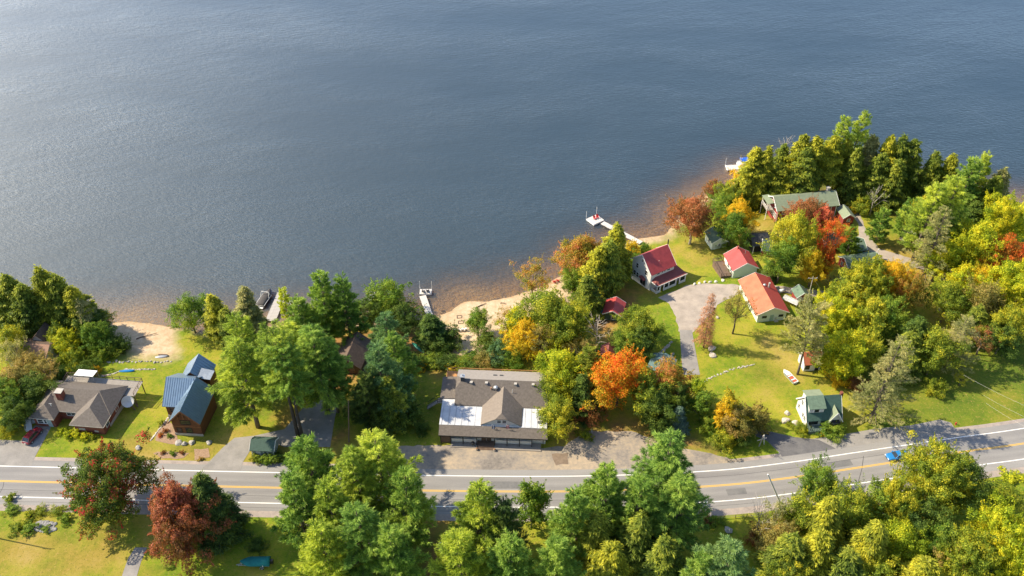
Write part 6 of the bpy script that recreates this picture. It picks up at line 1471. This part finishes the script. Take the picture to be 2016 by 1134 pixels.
# ------------------------------------------------------------------ stones
def rockmesh(seed):
    bm = bmesh.new(); bmesh.ops.create_icosphere(bm, subdivisions=2, radius=.5); rg = random.Random(seed)
    ph = [rg.uniform(0, 6.28) for _ in range(6)]
    for v in bm.verts:
        n = v.co.normalized(); k = 1+.18*math.sin(n.x*3+ph[0])+.16*math.sin(n.y*4+ph[1])+.14*math.sin(n.z*3.5+ph[2])+.08*math.sin((n.x+n.z)*8+ph[3]); v.co = n*.5*k; v.co.z *= .75
    me = bpy.data.meshes.new('rock'); bm.to_mesh(me); bm.free(); return me
ROCKS = [rockmesh(i) for i in range(5)]
pale = mat('pale boulder', (.46,.41,.34), .95, var=.25, scale=2, bump=.5); greyr = mat('grey boulder', (.36,.34,.31), .95, var=.3, scale=2, bump=.5); wpaint = mat('whitewashed stone', (.60,.57,.50), .9, var=.15)
for r_ in ROCKS: r_.materials.append(None)
rr = random.Random(3)
ORD = ['first','second','third','fourth','fifth','sixth']
def stonewall(label, pts, smin, smax, mats, name='stone_wall'):
    x, y, z = GT(*pts[0]); o = thing(name, label, 'stone wall', (x, y, z), 0)
    for px, py in pts:
        a, b, c = GT(px, py); s_ = rr.uniform(smin, smax); k = bpy.data.objects.new('stone', ROCKS[rr.randrange(5)]); COL.objects.link(k); k.parent = o
        k.location = (a-x, b-y, c-z+.1*s_); k.rotation_euler = (rr.uniform(-.3, .3), rr.uniform(-.3, .3), rr.uniform(0, 6.28)); k.scale = (s_*rr.uniform(.8, 1.3), s_*rr.uniform(.7, 1.1), s_*rr.uniform(.6, 1)); k.material_slots[0].link = 'OBJECT'; k.material_slots[0].material = rr.choice(mats)
    return o
def rock(label, px, py, s, m, group=None, name='boulder'):
    x, y, z = GT(px, py); o = bpy.data.objects.new(name, ROCKS[rr.randrange(5)]); COL.objects.link(o); o.location = (x, y, z+.12*s); o.rotation_euler = (rr.uniform(-.2, .2), rr.uniform(-.2, .2), rr.uniform(0, 6.28))
    o.scale = (s*rr.uniform(.9, 1.25), s*rr.uniform(.8, 1.1), s*rr.uniform(.8, 1.1)); o.material_slots[0].link = 'OBJECT'; o.material_slots[0].material = m
    return tag(o, label, 'stone', group)
for i, (px, py) in enumerate(((1367, 560), (1377, 558), (1387, 556), (1398, 556), (1409, 555), (1423, 553))): rock('%s whitewashed stone from the left along the gravel turning area' % ORD[i], px, py, .8, wpaint, 'white stones along the gravel', 'edging_stone')
rock('big pale boulder beside the dying spruce', 1402, 687, 1.7, pale); rock('flat pale boulder below the big one', 1402, 700, 1.4, pale); rock('pale boulder left of the white cottage', 1547, 829, 1.6, pale)
rock('pale rock at the back left corner of the cottage', 1550, 814, 1.3, pale); rock('pale rock against the cottage gable wall', 1566, 834, 1.2, pale); rock('grey boulder on the near lawn by the wire fence', 1434, 1044, 1.5, greyr); rock('pale stone at the left trunk foot on the lawn', 1412, 626, .9, pale)
rock('small stone on the shaded grass, left of the camp lane', 1322, 702, .9, pale); rock('small stone on the grass near the teal roof', 1317, 706, .8, pale); rock('small stone on the grass, highest of three near the lane', 1325, 697, .7, pale)
stonewall('short line of pale stones left of the camp lane', [(1298+24*t+rr.uniform(-1, 1), 698-24*t+rr.uniform(-1, 1)) for t in np.linspace(0, 1, 12)], .4, .95, [pale, greyr])
stonewall('curved line of pale stones across the camp lawn', [(1388+96*t+rr.uniform(-1.5, 1.5), 750-14*math.sin(t*1.9)-18*t+rr.uniform(-1.5, 1.5)) for t in np.linspace(0, 1, 36)], .2, .55, [greyr, greyr, pale])
stonewall('low stone wall beside the blue kayak', [(200+105*t, 742-13*min(1, t*2.2)-2*t+rr.uniform(-.8, .8)) for t in np.linspace(0, 1, 44)], .3, .6, [pale, greyr])
stonewall('line of grey stones between the grass and the left beach', [(205+130*t+rr.uniform(-2, 2), 713+rr.uniform(-2, 1)) for t in np.linspace(0, 1, 22)], .35, .8, [greyr])
stonewall('white stone edging round the log house garden bed', [(331-34*t, 823+44*t) for t in np.linspace(0, 1, 26)], .3, .5, [wpaint, pale], 'garden_edging')
for px, py, lb in ((352, 872, 'dark boulder in front of the log house, left'), (364, 874, 'dark boulder in front of the log house, middle'), (378, 872, 'dark boulder in front of the log house, right'), (412, 872, 'pale stone right of the log house boulders'), (272, 883, 'small grey stone on the brick house lawn')): rock(lb, px, py, 1.2, greyr)
# riprap of broken stone on the bank
vs_, fs_ = [], []
base_v = np.array([v.co[:] for v in ROCKS[0].vertices]); base_f = [tuple(p.vertices) for p in ROCKS[0].polygons]
mbr = MB()
for i in range(150):
    px, py = (rr.uniform(64, 112), rr.uniform(1027, 1047))
    if (px-90)**2/600+(py-1037)**2/110 > 1: continue
    x, y, z = GT(px, py); s = rr.uniform(.3, .7); a = rr.uniform(0, 6.28); ca, sa = math.cos(a), math.sin(a)
    mbr.add([(x+s*(v[0]*ca-v[1]*sa), y+s*(v[0]*sa+v[1]*ca), z+.1+s*v[2]) for v in base_v], base_f)
o = mbr.obj('riprap', mat('broken grey stone', (.27,.265,.26), .95, var=.35, scale=1.5)); stuff(o, 'heap of broken grey stone on the bank', 'rubble')
# ------------------------------------------------------------------ garden plants and low growth
for px, py, s, sch, lb in ((122, 852, 1.1, 'lime', 'yellow shrub, leftmost under the brick house front'), (135, 858, 1.3, 'lime', 'yellow shrub, second under the brick house front'), (150, 858, 1.3, 'lime', 'yellow shrub, third under the brick house front'), (170, 861, 1.2, 'lime', 'yellow shrub, fourth under the brick house front'), (184, 863, .9, 'yg', 'yellow green shrub at the right end of the brick house front'),
                       (318, 835, .8, 'yg', 'green plant at the top of the log house garden bed'), (325, 850, .7, 'rust', 'rusty plant in the log house garden bed'), (316, 858, .6, 'fire', 'red plant in the log house garden bed'), (335, 860, .7, 'leaf', 'green plant at the right of the log house garden bed'), (348, 838, .8, 'leaf', 'green plant against the log house wall'),
                       (505, 905, 1.3, 'yg', 'yellow flower clump left of the roadside shed'), (520, 908, 1.5, 'leaf', 'green plants in front of the roadside shed, left'), (536, 909, 1.5, 'leaf', 'green plants in front of the roadside shed, right'), (552, 906, 1.5, 'leafD', 'dark plants at the right corner of the roadside shed'),
                       (1645, 850, 1.6, 'leaf', 'green bush before the right corner of the cottage'), (1622, 856, 1.0, 'gold', 'golden flower clump under the bay window'), (1580, 850, 1.0, 'lime', 'yellow plant clump at the cottage deck'), (322, 892, .6, 'rust', 'brown plant in the roadside flower bed, left'), (340, 894, .7, 'leaf', 'green plant in the roadside flower bed'), (358, 892, .6, 'rust', 'brown plant in the roadside flower bed, right'), (395, 905, .6, 'olive', 'olive plant beside the driveway near the shed'),
                       (1430, 526, 1.6, 'rust', 'dark red bush in front of the hall deck'), (1440, 538, 1.3, 'leafD', 'dark bush at the corner of the hall deck'), (1555, 838, .8, 'yg', 'yellow tuft beside the pale boulder'),
                       (20, 985, 1.2, 'yg', 'yellow green weeds at the road edge, lower left corner'), (60, 1015, 1.2, 'yg', 'weeds above the riprap'), (130, 1025, 1.3, 'leaf', 'weeds right of the riprap')):
    tree('weed', sch, px, py, s*1.1, s, lb, base=True, cat='plant')
tree('weed', 'grey', 247, 900, 1.3, 1.1, 'pale flowering bush on the brick house lawn', base=True, cat='plant')
bed = sheet('flower_bed', jag(PX([(315,838),(330,828),(348,842),(352,875),(320,872),(305,868)]), .15, 21), mat('garden soil', (.30,.20,.13), .95, var=.3, scale=3), .03, label='reddish soil garden bed by the log house')
sheet('flower_bed', jag(PX([(300,892),(335,888),(372,893),(360,903),(318,902)]), .2, 22), MATS['garden soil'], .03, label='bare soil flower bed along the road')
sheet('bare_soil', jag(PX([(380,885),(410,882),(415,900),(385,905)]), .2, 23), MATS['garden soil'], .03, label='bare soil patch beside the driveway')
sheet('dirt_patch', jag(PX([(1085,895),(1120,893),(1118,915),(1092,915)]), .25, 24), mat('damp dirt', (.20,.15,.11), .95, var=.25, scale=1.0), .035, label='dark dirt patch on the forecourt')
# hedge between the shop lawn and the beach
hedge = [(800,700,'leafD'),(822,712,'leafD'),(845,708,'leaf'),(868,712,'leafD'),(890,712,'leafD'),(912,712,'leaf'),(935,718,'leafD'),(830,722,'gold'),(858,722,'yg'),(884,722,'gold'),(905,722,'yg')]
wh = ['first','second','third','fourth','fifth','sixth','seventh']
for i, (px, py, sch) in enumerate(hedge):
    lb = ('dark green hedge bush, %s from the left between lawn and beach' % wh[i]) if i < 7 else ('golden flowering bush, %s from the left behind the shop deck' % wh[i-7])
    tree('shrub1' if i < 7 else 'weed', sch, px, py-6, 2.2 if i < 7 else 1.3, 2.6 if i < 7 else 1.8, lb)

for px, py, l, rz, lb in ((937, 607, 3.2, 40, 'dark driftwood log on the middle beach'), (268, 668, 5.0, 28, 'long driftwood trunk on the left beach'), (985, 597, 1.6, -10, 'short driftwood log near the water, middle beach')):
    x, y, z = GT(px, py); o = thing('driftwood', lb, 'log', (x, y, z), rz); MB().loft([[(t*l, .12*math.sin(t*5)+(.16-.1*t)*math.cos(a_), .08+(.16-.1*t)*math.sin(a_)) for a_ in np.linspace(0, 5.4, 7)] for t in np.linspace(0, 1, 6)]).obj('trunk', brownw, o, True); MB().tube((l*.5, .05, .1), (l*.72, .55, .35), .06, .02, 6).obj('branch', brownw, o)
